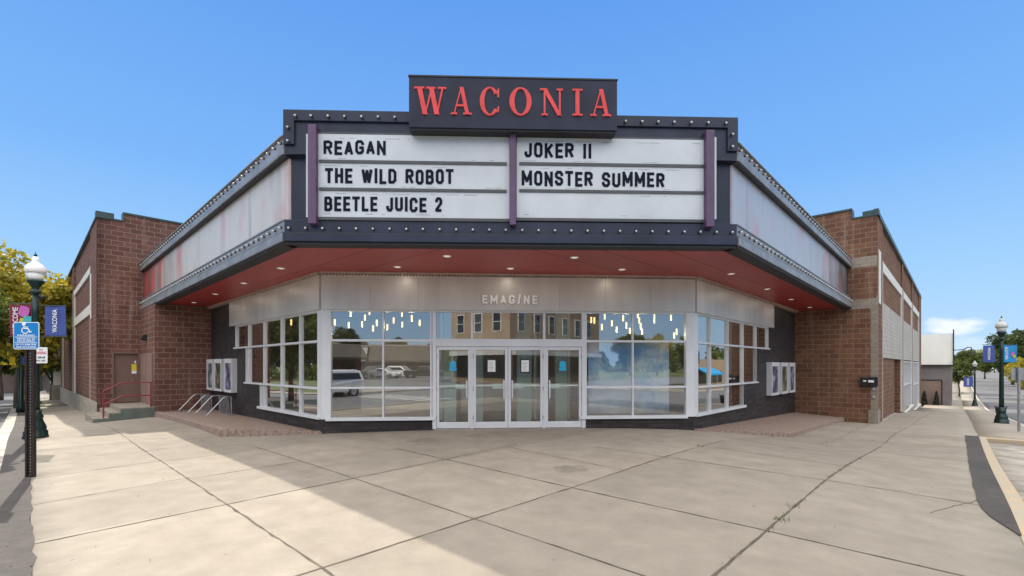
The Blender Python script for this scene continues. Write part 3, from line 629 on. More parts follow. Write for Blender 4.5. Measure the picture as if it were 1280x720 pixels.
# front
fa = WF.a; Wd = float(np.linalg.norm(WRc - WLc))
g = MB(); n = 8
for i in range(n): g.fb(WF, Wd * i / n + .004, Wd * (i + 1) / n - .004, -.05, FAC, WH, SOF - .09)
g.fb(WF, .01, Wd - .01, -.05, FAC - .01, WH + .01, SOF - .1); g.build('fascia', 'fascia', TH)
g = MB(); g.fb(WF, -.02, Wd + .02, -.05, FAC + .06, SOF - .05, SOF - .003); k = 0
while k * .085 < Wd - .1: g.fb(WF, k * .085 + .02, k * .085 + .06, -.02, FAC + .05, SOF - .088, SOF - .051); k += 1
g.build('cornice_trim', 'ctrim', TH)
g = MB()
for a in (0, Wd):
    p0 = WF.p(a); s = 1 if a == 0 else -1; e = (WL.p(.25) if a == 0 else WR.p(.25))
    g = MB(); g.prism([WF.p(a + s * .23, .03), WF.p(a, .03), e + (WL.n if a == 0 else WR.n) * .03, e - (WL.n if a == 0 else WR.n) * .12, WF.p(a + s * .23, -.12)], SILL - .04, WH - .001); g.build('corner_post', 'frame', TH)
def base(a0, a1):
    g = MB(); g.fb(WF, a0, a1, -.3, 0.0, -.4, SILL - .08); g.build('base', 'black_brick', TH)
aD0, aD1 = fa(543.5), fa(729)
base(.0, aD0); base(aD1, Wd)
def front_window(cols, x0, x1):
    g = MB()
    for c in cols: g.fb(WF, c - CW / 2, c + CW / 2, -.10, .02, SILL, WH)
    g.fb(WF, x0, x1, -.10, .022, WH - .05, WH - .001); g.fb(WF, x0, x1, -.10, .024, R1 - .04, R1 + .02); g.fb(WF, x0, x1, -.10, .024, R2 - .035, R2 + .02); g.fb(WF, x0 - .1, x1 + .0, -.12, .08, SILL - .08, SILL)
    w = g.build('window', 'frame', TH)
    for z0, z1 in ((R1, WH), (R2, R1), (SILL, R2)):
        q = MB(); q.fb(WF, x0, x1, -.05, -.042, z0, z1); q.build('pane', 'glass', w)
    return w
tag(front_window([fa(479), fa(541.5) - .06], .2, aD0), 'window left of the doors')
tag(front_window([fa(791), fa(731) + .03], aD1, Wd - .2), 'window right of the doors')
# transom and doors
ZT = .10
g = MB(); ds = [fa(x) for x in (546, 590, 635, 680.3, 726.5)]
g.fb(WF, aD0 - .06, aD0 + .04, -.12, .03, ZT, WH - .001); g.fb(WF, aD1 - .04, aD1 + .06, -.12, .03, ZT, WH - .001)
for c in (ds[1], ds[3]): g.fb(WF, c - .03, c + .03, -.11, .02, R1, WH - .001); g.fb(WF, c - .03, c + .03, -.11, .02, ZT, 2.37)
g.fb(WF, aD0 + .04, aD1 - .04, -.11, .025, WH - .05, WH - .002); g.fb(WF, aD0 + .04, aD1 - .04, -.11, .026, 2.37, R1 + .0); g.fb(WF, aD0 + .04, aD1 - .04, -.11, .03, R1 + .001, R1 + .04)
tr = g.build('transom_window', 'frame', TH); q = MB(); q.fb(WF, aD0, aD1, -.05, -.042, R1, WH); q.build('pane', 'glass', tr)
hinge_r = [True, False, True, False]
for i in range(4):
    a0, a1 = ds[i] + .032, ds[i + 1] - .032
    if i == 1: a1 = ds[2] - .006
    if i == 2: a0 = ds[2] + .006
    if i == 0: a0 = aD0 + .045
    if i == 3: a1 = aD1 - .045
    g = MB(); st = .075; z0, z1 = ZT + .015, 2.36
    g.fb(WF, a0, a0 + st, -.05, 0, z0, z1); g.fb(WF, a1 - st, a1, -.05, 0, z0, z1); g.fb(WF, a0 + st, a1 - st, -.05, 0, z0, z0 + .17); g.fb(WF, a0 + st, a1 - st, -.05, 0, z1 - .09, z1)
    d = g.build('door', 'frame', TH, .004); tag(d, ['leftmost entrance door', 'door left of the centre meeting stiles', 'door right of the centre meeting stiles', 'rightmost entrance door'][i])
    q = MB(); q.fb(WF, a0 + st, a1 - st, -.03, -.022, z0 + .17, z1 - .09); q.build('pane', 'doorglass', d)
    q = MB(); q.fb(WF, a0 + st, a1 - st, -.10, -.06, 1.26, 1.31); ph = (a1 - .42, a1 - .12) if i in (0, 1) else (a0 + .12, a0 + .42); q.fb(WF, *ph, -.12, -.055, 1.20, 1.33); q.build('push_bar', 'frame', d)
    hx = a1 - .11 if i in (0, 1) else a0 + .11
    q = MB(); q.tube([WF.c(hx, .0, 1.42), WF.c(hx, .07, 1.40), WF.c(hx, .08, 1.36), WF.c(hx, .08, .98), WF.c(hx, .07, .94), WF.c(hx, 0, .92)], .02); q.build('handle', 'frame', d)
    if i in (1, 2):
        c = fa(614.5) if i == 1 else fa(656.5); q = MB(); q.cur = 0; q.fb(WF, c - .135, c + .135, -.02, -.008, 1.63, 2.03); q.cur = 1; q.fb(WF, c - .105, c + .105, -.008, -.004, 1.67, 1.99)
        q.cur = 2
        for k in range(7): q.fb(WF, c - .08, c + .08 - rnd.random() * .06, -.004, -.002, 1.71 + k * .037, 1.717 + k * .037)
        q.build('notice', ['black', 'paper', 'rail_dark'], d)
    else:
        c = fa(566) if i == 0 else fa(703.5); q = MB(); q.fb(WF, c - .10, c + .10, -.02, -.012, 1.70, 1.78); q.lathe([(.0, 0)], 0, 0, 3) if False else None
        n = 20; q.add([WF.c(c + .09 * math.cos(k * 6.283 / n), -.012, 1.86 + .11 * math.sin(k * 6.283 / n)) for k in range(n)] + [WF.c(c + .09 * math.cos(k * 6.283 / n), -.02, 1.86 + .11 * math.sin(k * 6.283 / n)) for k in range(n)], [tuple(range(n)), tuple(range(n, 2 * n))])
        q.build('sticker', 'sticker_blue', d)
    q = MB()
    hz = a0 if i in (0, 2) and False else (a0 if i in (0, 1) else a1)
    for zz in (.4, 1.2, 2.1): q = MB(); q.tube([WF.c(hz, .012, zz - .06), WF.c(hz, .012, zz + .06)], .014); q.build('hinge', 'steel', d)
g = MB(); g.fb(WF, aD0, aD1, -.15, .1, -.3, ZT + .0); g.build('threshold', 'found', TH)
# lobby interior
g = MB(); inn = [WF.p(.1, -.15), WF.p(Wd - .1, -.15), WR.p(endR, -.3), V2(9, 26), V2(-9, 26), WL.p(endL, -.3)]
g.prism(inn, ZT - .2, ZT); g.build('floor', 'lobby_floor', TH)
g = MB(); g.prism([V2(-13.3, 20.8), V2(-9, 25.9), V2(-8.8, 25.7), V2(-12.9, 20.5)], 0, SOF); g.prism([V2(-9, 25.9), V2(9, 25.9), V2(9, 25.7), V2(-9, 25.7)], 0, SOF); g.prism([V2(9, 25.9), V2(13.2, 22), V2(13, 21.8), V2(8.8, 25.7)], 0, SOF)
g.prism([V2(-6, 18.5), V2(-2.2, 18.5), V2(-2.2, 18.7), V2(-6, 18.7)], 0, 2.9); g.build('interior_wall', 'interior', TH)
g = MB(); vz = WF   # glass vestibule framing behind the doors
for c in (aD0, fa(590), fa(680), aD1): g.fb(WF, c - .04, c + .04, -2.2, -2.12, ZT, SOF - .01)
g.fb(WF, aD0, aD1, -2.2, -2.12, 2.37, 2.47)
for c in (aD0, aD1): g.fb(WF, c - .03, c + .03, -2.1, -.13, 2.37, 2.45)
vs_ = g.build('vestibule_frame', 'frame', TH)
M['pale_wall'] = plain('pale_green_grey_partition', (.55, .62, .60), .5, 0, .05, 1)
for xa, xb in ((549, 566), (592, 604), (652, 672), (706, 722)): g = MB(); g.fb(WF, fa(xa), fa(xb), -1.75, -1.6, ZT, SOF - .02); g.build('partition', 'pale_wall', TH)
g = MB(); g.fb(WF, aD0 + .5, aD1 - .5, -6.0, -5.1, ZT, 1.2); g.build('concession_counter', M['interior'], TH)
g = MB(); g.fb(WF, aD0 + .2, aD1 - .2, -2.0, -.3, ZT + .003, ZT + .012); g.build('entrance_mat', 'black', TH)
# pale blue display fabric behind the right window: hangs inside
def curtain(a0, a1, d, z0, z1, mat, seed):
    g = MB(); n = 70; vs = []; rr = random.Random(seed); ph = [rr.uniform(0, 6) for _ in range(4)]
    for i in range(n + 1):
        a = a0 + (a1 - a0) * i / n; w = .035 * math.sin(a * 7 + ph[0]) + .012 * math.sin(a * 17 + ph[1])
        for zz, dd_ in ((z0, d + w * 1.3), ((z0 + z1) / 2, d + w), (z1, d + w * .5)): p = WF.p(a, dd_); vs.append((p[0], p[1], zz))
        for zz, dd_ in ((z1, d + w * .5 - .012), ((z0 + z1) / 2, d + w - .012), (z0, d + w * 1.3 - .012)): p = WF.p(a, dd_); vs.append((p[0], p[1], zz))
    g.smooth = True
    g.add(vs, [(i * 6 + k, (i + 1) * 6 + k, (i + 1) * 6 + (k + 1) % 6, i * 6 + (k + 1) % 6) for i in range(n) for k in range(6)])
    return g.build('window_display', mat)
def dispmat():
    m, n, l, b = newmat('pale_blue_printed_fabric'); v = mapped(n, l, 'Object', (.9, .9, .8)); f = noise(n, l, 1.2, 3, v); v2 = mapped(n, l, 'Object', (.35, .35, 1.3)); h = noise(n, l, 1.5, 4, v2)
    c = mixc(n, l, ramp(n, l, f, .42, .58), (.80, .83, .97), (.30, .52, .92)); c = mixc(n, l, ramp(n, l, h, .52, .68, (0, 0, 0), (.7, .7, .7)), c, (.88, .90, .97))
    l.new(c, b.inputs['Base Color']); b.inputs['Roughness'].default_value = .5; return m
M['display'] = dispmat()
wdsp = curtain(fa(738), fa(841), -.26, SILL + .04, R1 - .05, 'display', 3); tag(wdsp, 'pale blue printed fabric display hanging behind the glass right of the doors', 'window display')

# pendants in the lobby
pend = [(415, 371), ]
def pendant(x, y, dep):
    X = (x - 640) * dep / FPX; zc = EYE - (y - 457) * dep / FPX
    t = thing('pendant_lamp', 'small lit tube pendant hanging in the lobby behind the upper panes', 'pendant lamp', 'tube pendants in the lobby', (X, dep, zc)); return t
src = None
px3 = [(162, 92), (78, 140), (152, 155), (238, 115), (223, 150), (262, 85), (301, 143), (281, 172), (357, 165), (390, 130), (434, 95), (436, 152), (486, 118), (528, 143)]
px5 = [(152, 108), (190, 145), (215, 178), (97, 130), (137, 165), (250, 118), (267, 155), (285, 185), (327, 102), (335, 130), (343, 160), (350, 190), (415, 105), (415, 130), (503, 115), (533, 190), (520, 210)]
allp = [(400 + a / 4.2375, 370 + b / 4.2375) for a, b in px3] + [(720 + a / 4.2375, 370 + b / 4.2375) for a, b in px5] + [(364, 403), (739, 400)]
for i, (x, y) in enumerate(allp):
    dep = 14.6 + (i * 37 % 17) * .12
    X = (x - 640) * dep / FPX; zc = EYE - (y - 457) * dep / FPX
    t = thing('pendant_lamp', 'small lit tube pendant hanging in the lobby behind the upper panes', 'pendant lamp', 'tube pendants in the lobby', (X, dep, zc))
    g = MB(); g.lathe([(.012, -.10), (.028, -.09), (.028, .09), (.02, .105)], 0, 0, 10); g.build('tube_shade', 'pend', t)
    if i % 4 == 0: ld = bpy.data.lights.new('pendant_bulb', 'POINT'); ld.energy = 7; ld.shadow_soft_size = .08; ld.color = (1, .84, .62); lo = bpy.data.objects.new('pendant_bulb', ld); COL.objects.link(lo); lo.location = (X, dep, zc - .25)
    g = MB(); g.tube([(0, 0, .105), (0, 0, SOF - zc - .01)], .004, 5); g.build('cable', 'cable', t)

# ------------------------------------------------------------------ lettering
def text_mesh(s, fr, a0, a1, z0, z1, d, th, bold=0.0):
    cu = bpy.data.curves.new('t', 'FONT'); cu.body = s; cu.extrude = .05; cu.offset = bold; cu.resolution_u = 3
    o = bpy.data.objects.new('t', cu); COL.objects.link(o); dg = bpy.context.evaluated_depsgraph_get(); dg.update()
    me = bpy.data.meshes.new_from_object(o.evaluated_get(dg)); bpy.data.objects.remove(o); bpy.data.curves.remove(cu)
    vs = np.array([v.co[:] for v in me.vertices]); fs = [tuple(p.vertices) for p in me.polygons]; bpy.data.meshes.remove(me)
    lo = vs.min(0); hi = vs.max(0); out = []
    for x, y, zz in vs:
        a = a0 + (x - lo[0]) / max(1e-6, hi[0] - lo[0]) * (a1 - a0); z = z0 + (y - lo[1]) / max(1e-6, hi[1] - lo[1]) * (z1 - z0); dd_ = d + (th if zz > 0 else 0); out.append(fr.c(a, dd_, z))
    return out, fs
def text(s, fr, a0, a1, z0, z1, d, th, mat, parent, name='letter', bold=0.0):
    g = MB(); vs, fs = text_mesh(s, fr, a0, a1, z0, z1, d, th, bold); g.add(vs, fs); return g.build(name, mat, parent, recalc=True)
WID = dict(I=.36, M=1.25, W=1.35, J=.86, L=.84, E=.88, F=.8, T=.95); WID[' '] = .62; WID['2'] = .9; WID["/"] = .6
GLY = {'R': [[(0, 0), (0, 1), (.7, 1), (1, .88), (1, .62), (.7, .5), (0, .5)], [(.5, .5), (1, 0)]], 'E': [[(1, 0), (0, 0), (0, 1), (1, 1)], [(0, .5), (.85, .5)]],
 'A': [[(0, 0), (.5, 1), (1, 0)], [(.2, .28), (.8, .28)]], 'G': [[(1, .75), (1, .85), (.75, 1), (.25, 1), (0, .85), (0, .15), (.25, 0), (.75, 0), (1, .15), (1, .46), (.55, .46)]],
 'N': [[(0, 0), (0, 1), (1, 0), (1, 1)]], 'T': [[(0, 1), (1, 1)], [(.5, 1), (.5, 0)]], 'H': [[(0, 0), (0, 1)], [(1, 0), (1, 1)], [(0, .5), (1, .5)]], 'W': [[(0, 1), (.26, 0), (.5, .95), (.74, 0), (1, 1)]],
 'I': [[(.5, 0), (.5, 1)]], 'L': [[(0, 1), (0, 0), (1, 0)]], 'D': [[(0, 0), (0, 1), (.65, 1), (1, .82), (1, .18), (.65, 0), (0, 0)]], 'O': [[(.25, 0), (0, .15), (0, .85), (.25, 1), (.75, 1), (1, .85), (1, .15), (.75, 0), (.25, 0)]],
 'B': [[(0, 0), (0, 1), (.7, 1), (.95, .88), (.95, .62), (.7, .52), (0, .52)], [(.7, .52), (1, .40), (1, .12), (.7, 0), (0, 0)]], 'J': [[(1, 1), (1, .15), (.75, 0), (.25, 0), (0, .15), (0, .3)]],
 'U': [[(0, 1), (0, .15), (.25, 0), (.75, 0), (1, .15), (1, 1)]], 'C': [[(1, .72), (1, .85), (.75, 1), (.25, 1), (0, .85), (0, .15), (.25, 0), (.75, 0), (1, .15), (1, .28)]],
 '2': [[(0, .75), (0, .85), (.25, 1), (.75, 1), (1, .85), (1, .62), (0, .06), (0, 0), (1, 0)]], 'K': [[(0, 0), (0, 1)], [(1, 1), (0, .4)], [(.3, .58), (1, 0)]], 'M': [[(0, 0), (0, 1), (.5, .22), (1, 1), (1, 0)]],
 'S': [[(1, .74), (1, .85), (.75, 1), (.25, 1), (0, .85), (0, .66), (.2, .55), (.8, .45), (1, .34), (1, .15), (.75, 0), (.25, 0), (0, .15), (0, .26)]], '/': [[(0, -.15), (1, 1.25)]]}
def block_letter(c, fr, x0, x1, z0, z1, d, th, mat, parent, sw):
    g = MB(); k = 0; ax0, ax1, az0, az1 = x0 + sw / 2, x1 - sw / 2, z0 + sw / 2, z1 - sw / 2
    for pl_ in GLY[c]:
        pts_ = [(ax0 + x * (ax1 - ax0), az0 + y * (az1 - az0)) for x, y in pl_]
        for (xa, za), (xb, zb2) in zip(pts_[:-1], pts_[1:]):
            l_ = math.hypot(xb - xa, zb2 - za); ux, uz = (xb - xa) / l_, (zb2 - za) / l_; nx, nz = -uz * sw / 2, ux * sw / 2; e = sw * (.5 if abs(ux * uz) < .02 else .18); k += 1; t_ = th + (k % 6) * .0005
            q = [(xa + nx - ux * e, za + nz - uz * e), (xb + nx + ux * e, zb2 + nz + uz * e), (xb - nx + ux * e, zb2 - nz + uz * e), (xa - nx - ux * e, za - nz - uz * e)]
            if len(pl_) > 6 or c in 'DOBGCSJU2R': q = [(xa + nx - ux * sw * .22, za + nz - uz * sw * .22), (xb + nx + ux * sw * .22, zb2 + nz + uz * sw * .22), (xb - nx + ux * sw * .22, zb2 - nz + uz * sw * .22), (xa - nx - ux * sw * .22, za - nz - uz * sw * .22)]
            g.hexa([fr.c(a, d, z) for a, z in q] + [fr.c(a, d + t_, z) for a, z in q])
    return g.build('letter', mat, parent)
def word_row(s, fr, a0, a1, z0, z1, d, th, mat, parent, jit=.0, bold=.03, gap=.2, kern=None):
    ws = [WID.get(c, 1.0) for c in s]; tot = sum(ws) + gap * (len(s) - 1); k = (a1 - a0) / tot; x = a0; sgn = 1 if a1 > a0 else -1; h = z1 - z0
    for c, w in zip(s, ws):
        if c != ' ':
            dz_ = rnd.uniform(-jit, jit)
            block_letter(c, fr, x, x + w * k, z0 + dz_, z1 + dz_, d, th, mat, parent, h * bold)
        x += (w + gap) * k
# EMAGINE on the fascia
zc0, zc1 = WF.z(640, 380.5), WF.z(640, 370); zc0, zc1 = zc0, zc1
word_row('EMAG/NE', WF, fa(603), fa(671), zc0, zc1, FAC + .01, .04, 'bright_white', TH, 0, .20, .5)

# ------------------------------------------------------------------ MARQUEE
MQ = thing('theater_marquee', 'large navy wedge marquee with letter boards, bulb rows and red underside', 'marquee')
m = MF.a; mz = MF.z; W_ = float(np.linalg.norm(F2 - F1))
zlow = 4.32; zst2 = 4.54; zband = 4.80; zup = 6.11; ztop = 7.0; zside = 6.5
G_ = MR.p(14.9); H_ = ML.p(16.85)
g = MB(); g.fb(MF, .07, W_ - .07, -.5, -.12, zband - .1, zup + .1)
g.build('front_panel', 'navy', MQ)
g = MB(); g.fb(MF, 0.0, W_, -.42, 0, zup, ztop); g.fb(MF, 0, .22, 0, .05, 6.30, ztop); g.fb(MF, W_ - .22, W_, 0, .05, 6.30, ztop); g.fb(MF, .22, W_ - .22, 0, .05, ztop - .22, ztop)
g.fb(MF, .10, W_ - .10, .0, .018, zup, zup + .05); g.build('header', 'navy', MQ, .008)
g = MB(); g.fb(MF, 0, W_, -.42, 0, zst2, zband); g.fb(MF, 0, W_, -.42, .05, zlow + .03, zst2 - .02); g.build('lower_band', 'navy', MQ, .008)
g = MB(); g.fb(MF, .02, W_ - .02, -.3, .03, zst2 - .02, zst2); g.fb(MF, 0.02, W_ - .02, -.3, .0, zlow - .02, zlow + .03); g.build('shadow_gap', 'dark_metal', MQ)
# soffit
g = MB(); g.prism([MF.p(.08, -.1), MF.p(W_ - .08, -.1), MR.p(14.88, -.08), RB.p(23.4, .02) if False else V2(-2.07, 36.0), ML.p(16.83, -.08)], SOF, SOF + .12); g.build('soffit', 'soffit', MQ)
g = MB(); 
for t_ in (.2, .36, .52, .68, .84):   # panel seams
    p = F1 * (1 - t_) + F2 * t_; q = p + R * 9 if t_ > .5 else p + L * 9
    d_ = (q - p) / np.linalg.norm(q - p); nn = perp(d_) * .006; g.prism([p + nn + V2(0, .3), q + nn, q - nn, p - nn + V2(0, .3)], SOF - .002, SOF + .01)
g.build('soffit_seam', 'dark_metal', MQ)
g = MB(); g.prism([MF.p(.1, -.45), MF.p(W_ - .1, -.45), MR.p(14.85, -.3), V2(-2.07, 36.0), ML.p(16.8, -.3)], 6.15, 6.25); g.build('top_deck', 'dark_metal', MQ)
for fr, end, mat in ((ML, 16.85, 'smear_left'), (MR, 14.9, 'smear_right')):
    # UV u starts at the corner
    g = MB(); pw = end / 7
    for i in range(7): g.fb(fr, max(.02, i * pw) + .004, (i + 1) * pw - .004, -.2, -.10, zband - .05, zup + .05)
    o = g.build('side_panel', mat, MQ)
    uvl = o.data.uv_layers[0]; me = o.data
    for p in me.polygons:
        for li in p.loop_indices:
            co = me.vertices[me.loops[li].vertex_index].co; a = (co.x - fr.P[0]) * fr.d[0] + (co.y - fr.P[1]) * fr.d[1]; uvl.data[li].uv = (a, co.z)
    g = MB(); g.fb(fr, .0, end, -.35, .04, zup, zside - .21); g.fb(fr, 0, end, -.35, 0, zside - .21, zside - .03); g.fb(fr, 0, end, -.35, .05, zside - .03, zside)
    g.fb(fr, 0, end, -.35, 0, zst2, zband - .03); g.fb(fr, 0, end, -.35, .02, zband - .03, zband); g.fb(fr, .0, end, -.35, .05, zlow + .03, zst2 - .02)
    g.build('side_band', 'grey_metal', MQ, .006)
    g = MB(); g.fb(fr, .0, end, -.3, .03, zst2 - .02, zst2); g.fb(fr, .0, end, -.3, -.0, zup - .04, zup); g.fb(fr, 0.02, end, -.3, .0, zlow - .02, zlow + .03); g.fb(fr, end - .1, end + .1, -.3, .02, zlow - .04, zband); g.fb(fr, end - .1, end + .1, -.3, .02, zup, zside + .02); g.build('shadow_gap', 'dark_metal', MQ)
# bulbs
bulbs = []
for i in range(28): bulbs.append(MF.c(m(362) + (m(914) - m(362)) * i / 27, 0.0, 4.63))
for x in (371.3, 390.9, 412, 432.4, 453.5, 474, 494.7, 780.5, 801, 820.9, 840.7, 861.8, 882.9, 904.9): bulbs.append(MF.c(m(x), .05, ztop - .13))
for x, y in ((362, 160.7), (362, 177.5), (913, 169.5), (913, 184.8)): bulbs.append(MF.c(m(x), .05, mz(x, y)))
side = []
for fr, end in ((ML, 16.85), (MR, 14.9)):
    k = 0
    while .12 + k * .333 < end:
        a = .12 + k * .333; side.append((a, fr.c(a, .0, 6.37), fr.n)); side.append((a, fr.c(a, .0, 4.66), fr.n)); k += 1
side.sort(key=lambda s: s[0])
def bulb_mesh(g, pos, nrm, up=0):
    n = Vector((nrm[0], nrm[1], 0)).normalized(); p = Vector(pos); t = Vector((-n.y, n.x, 0)); ax = (n + Vector((0, 0, -.35))).normalized() if up else n
    z = ax.cross(t)
    def ring(r, d, k=8): c = p + ax * d; return [c + (t * math.cos(i * 6.2832 / k) + z * math.sin(i * 6.2832 / k)) * r for i in range(k)]
    g.smooth = True
    g.cur = 0; g.add(ring(.026, -.01) + ring(.026, .03), [(i, (i + 1) % 8, 8 + (i + 1) % 8, 8 + i) for i in range(8)] + [tuple(range(8, 16))])
    g.cur = 1; rs = [(.014, .03), (.022, .045), (.025, .062), (.018, .078), (.006, .086)]; v = []
    for r, d in rs: v += ring(r, d)
    g.add(v, [(j * 8 + i, j * 8 + (i + 1) % 8, j * 8 + 8 + (i + 1) % 8, j * 8 + 8 + i) for j in range(4) for i in range(8)] + [tuple(range(32, 40))])
cnt = 0
for p in bulbs:
    g = MB(); bulb_mesh(g, p, MF.n, 1); g.build('light_bulb', ['dark_metal', 'bulb'], MQ); cnt += 1
for a, p, n_ in side[:100 - cnt]:
    g = MB(); bulb_mesh(g, p, n_, 1); g.build('light_bulb', ['dark_metal', 'bulb'], MQ)
g = MB()
for a, p, n_ in side[100 - cnt:]: bulb_mesh(g, p, n_, 1)
tag(g.build('light_bulbs', ['dark_metal', 'bulb'], MQ), kind='stuff')
# letter boards
def board(x0, x1, ytop0, ybot0):
    a0, a1 = m(x0, -.04 + .04), m(x1); zt, zb_ = mz(x0, ytop0), mz(x0, ybot0)
    g = MB(); g.fb(MF, a0, a1, -.13, .02, zb_, zt); bd = g.build('letter_board', 'board', MQ, .006)
    g = MB(); h = (zt - zb_) / 3
    for k in (1, 2): g.fb(MF, a0 + .06, a1 - .06, .02, .04, zb_ + h * k - .03, zb_ + h * k + .03)
    g.build('track', 'rail_dark', bd)
    g = MB()
    for k in range(3):
        for e in (.06, h - .09):
            x = a0 + .15
            while x < a1 - .2:
                l_ = rnd.uniform(.03, .35)
                if rnd.random() < .38: g.fb(MF, x, min(x + l_, a1 - .12), .02, .022 + .001 * rnd.random(), zb_ + h * k + e, zb_ + h * k + e + rnd.uniform(.004, .012))
                x += l_ + rnd.uniform(.02, .3)
    g.build('scuff_mark', 'grey_metal', bd)
    g = MB(); g.fb(MF, a0 - .02, a1 + .02, -.13, .03, zb_ - .06, zb_ - .002); g.fb(MF, a0 - .02, a1 + .02, -.13, .025, zt + .002, zt + .03); g.build('frame', 'rail_dark', bd)
    return bd, a0, a1, zt, zb_
bl, *_x = board(396, 637, 167.5, 271.5); br_, *_y = board(645.5, 882, 171.5, 272.5)
for s, x0, x1, y0, y1, pr_ in (('REAGAN', 405, 482.5, 176, 193.5, bl), ('THE WILD ROBOT', 407, 567, 210.5, 229, bl), ('BEETLE JUICE 2', 406, 553, 245.8, 264, bl), ('JOKER II', 655.5, 739, 179, 197.3, br_), ('MONSTER SUMMER', 652, 830, 214, 232.3, br_)):
    word_row(s, MF, m(x0), m(x1), mz(x0, y1), mz(x0, y0), .022, .008, 'letter', pr_, .012, .185, .25)
for x0, x1, y0, y1 in ((385.5, 395.5, 155, 279), (637.3, 645, 158, 280.5), (882.3, 892.5, 162, 283)):
    g = MB(); g.fb(MF, m(x0, .12), m(x1, .12), -.1, .15, mz(x0, y1, .15), mz(x0, y0, .15)); g.build('post', 'purple', MQ, .005)
g = MB(); g.fb(MF, m(393) - .16, m(393) - .10, -.1, .02, mz(390, 272), mz(390, 168)); g.fb(MF, m(892.5) + .0, m(895), -.1, .02, mz(893, 274), mz(893, 172)); g.build('board_end', 'board', MQ)
# downlights
for (x, y) in ((496.8, 333.3), (558.8, 319.8), (638, 335.3), (718, 321.5), (777.5, 336.5), (914, 342), (959, 361), (989, 374), (1012, 384), (242.5, 378), (269.3, 367.3), (304.7, 353.7), (351, 335)):
    Y = (SOF - EYE) * FPX / (457 - y); X = (x - 640) * Y / FPX
    g = MB(); g.smooth = False; g.lathe([(.10, SOF - .012), (.10, SOF - .002)], X, Y, 16); o = g.build('downlight', 'white_sign', MQ); g = MB(); g.lathe([(.07, SOF - .018), (.07, SOF - .013)], X, Y, 14); g.build('lens', 'downlight', o)
    ld = bpy.data.lights.new('downlight_lamp', 'AREA'); ld.shape = 'DISK'; ld.size = .14; ld.energy = 1.6; ld.color = (1, .90, .78); lo = bpy.data.objects.new('downlight_lamp', ld); COL.objects.link(lo); lo.location = (X, Y, SOF - .03)
# name sign
NS = thing('name_sign', 'dark navy box sign reading WACONIA in red serif letters atop the marquee', 'sign')
OF = .3
sx0, sx1 = m(511, OF), m(771.5, OF); szt, szb = mz(511, 95.5, OF), mz(511, 159, OF)
g = MB(); g.fb(MF, sx0, sx1, -.1, OF, szb, szt); g.build('sign_box', 'signnavy', NS, .008)
g = MB(); g.fb(MF, sx0 + .03, sx1 - .03, .0, OF - .03, szb - .03, szb - .001); g.fb(MF, sx0 - .012, sx1 + .012, -.1, OF + .012, szt + .001, szt + .03); g.build('sign_edge', 'dark_metal', NS)
def serif(ch):
    """strokes as quads in a unit cell (x 0..1, y 0..1)"""
    q = []
    def line(x0, y0, x1, y1, w): q.append([(x0 - w / 2, y0), (x0 + w / 2, y0), (x1 + w / 2, y1), (x1 - w / 2, y1)])
    def ser(x, y, w, h=.06): q.append([(x - w / 2, y), (x + w / 2, y), (x + w / 2, y + h), (x - w / 2, y + h)])
    def ring(t0, t1, cx=.5, rx=.5, ry=.52, tx=.20, ty=.05, n=26):
        for i in range(n):
            a = t0 + (t1 - t0) * i / n; b = t0 + (t1 - t0) * (i + 1) / n
            q.append([(cx + rx * math.cos(a), .5 + ry * math.sin(a)), (cx + rx * math.cos(b), .5 + ry * math.sin(b)), (cx + (rx - tx) * math.cos(b), .5 + (ry - ty) * math.sin(b)), (cx + (rx - tx) * math.cos(a), .5 + (ry - ty) * math.sin(a))])
    if ch == 'W': line(.15, 1, .33, 0, .15); line(.55, .96, .34, 0, .05); line(.53, 1, .71, 0, .15); line(.90, 1, .72, 0, .05); ser(.15, .94, .30); ser(.52, .94, .26); ser(.88, .94, .24)
    if ch == 'A': line(.50, 1, .14, 0, .06); line(.52, 1, .80, 0, .18); ser(.14, 0, .28); ser(.80, 0, .38); q.append([(.24, .30), (.68, .30), (.66, .36), (.26, .36)])
    if ch == 'O': ring(0, 2 * math.pi)
    if ch == 'C': ring(.62, 2 * math.pi - .62); q.append([(.90, .66), (.96, .66), (.97, 1.0), (.91, .92)]); q.append([(.90, .04 + .04), (.95, .0 + .14), (.97, .30), (.93, .30)])
    if ch == 'N': line(.16, 1, .84, 0, .19); line(.16, 1, .16, 0, .05); line(.86, 1, .86, 0, .05); ser(.10, .94, .26); ser(.16, 0, .26); ser(.86, .94, .26)
    if ch == 'I': line(.5, 1, .5, 0, .36); ser(.5, 0, 1.0); ser(.5, .94, 1.0)
    return q
def serif_letter(ch, px0, px1, py0, py1):
    a0, a1 = m(px0, OF), m(px1, OF); z0, z1 = mz(px0, py1, OF), mz(px0, py0, OF)
    for matn, grow, th in (('pink', .007, .03), ('red_letter', 0, .05)):
        g = MB()
        for i, quad in enumerate(serif(ch)):
            cx = sum(p[0] for p in quad) / 4; cy = sum(p[1] for p in quad) / 4; pts_ = []
            for x, y in quad:
                A = a0 + x * (a1 - a0); Zz = z0 + y * (z1 - z0); ca_ = a0 + cx * (a1 - a0); cz_ = z0 + cy * (z1 - z0)
                A += grow * (1 if A > ca_ else -1); Zz += grow * (1 if Zz > cz_ else -1) * .8; pts_.append((A, Zz))
            e = th * .55 + (i % 5) * .0006
            g.hexa([MF.c(A, OF, Z_) for A, Z_ in pts_] + [MF.c(A, OF + e, Z_) for A, Z_ in pts_])
        if matn == 'pink': o = g.build('letter', 'pink', NS)
        else: g.build('face', 'red_letter', o)
sc = 280 / 1280
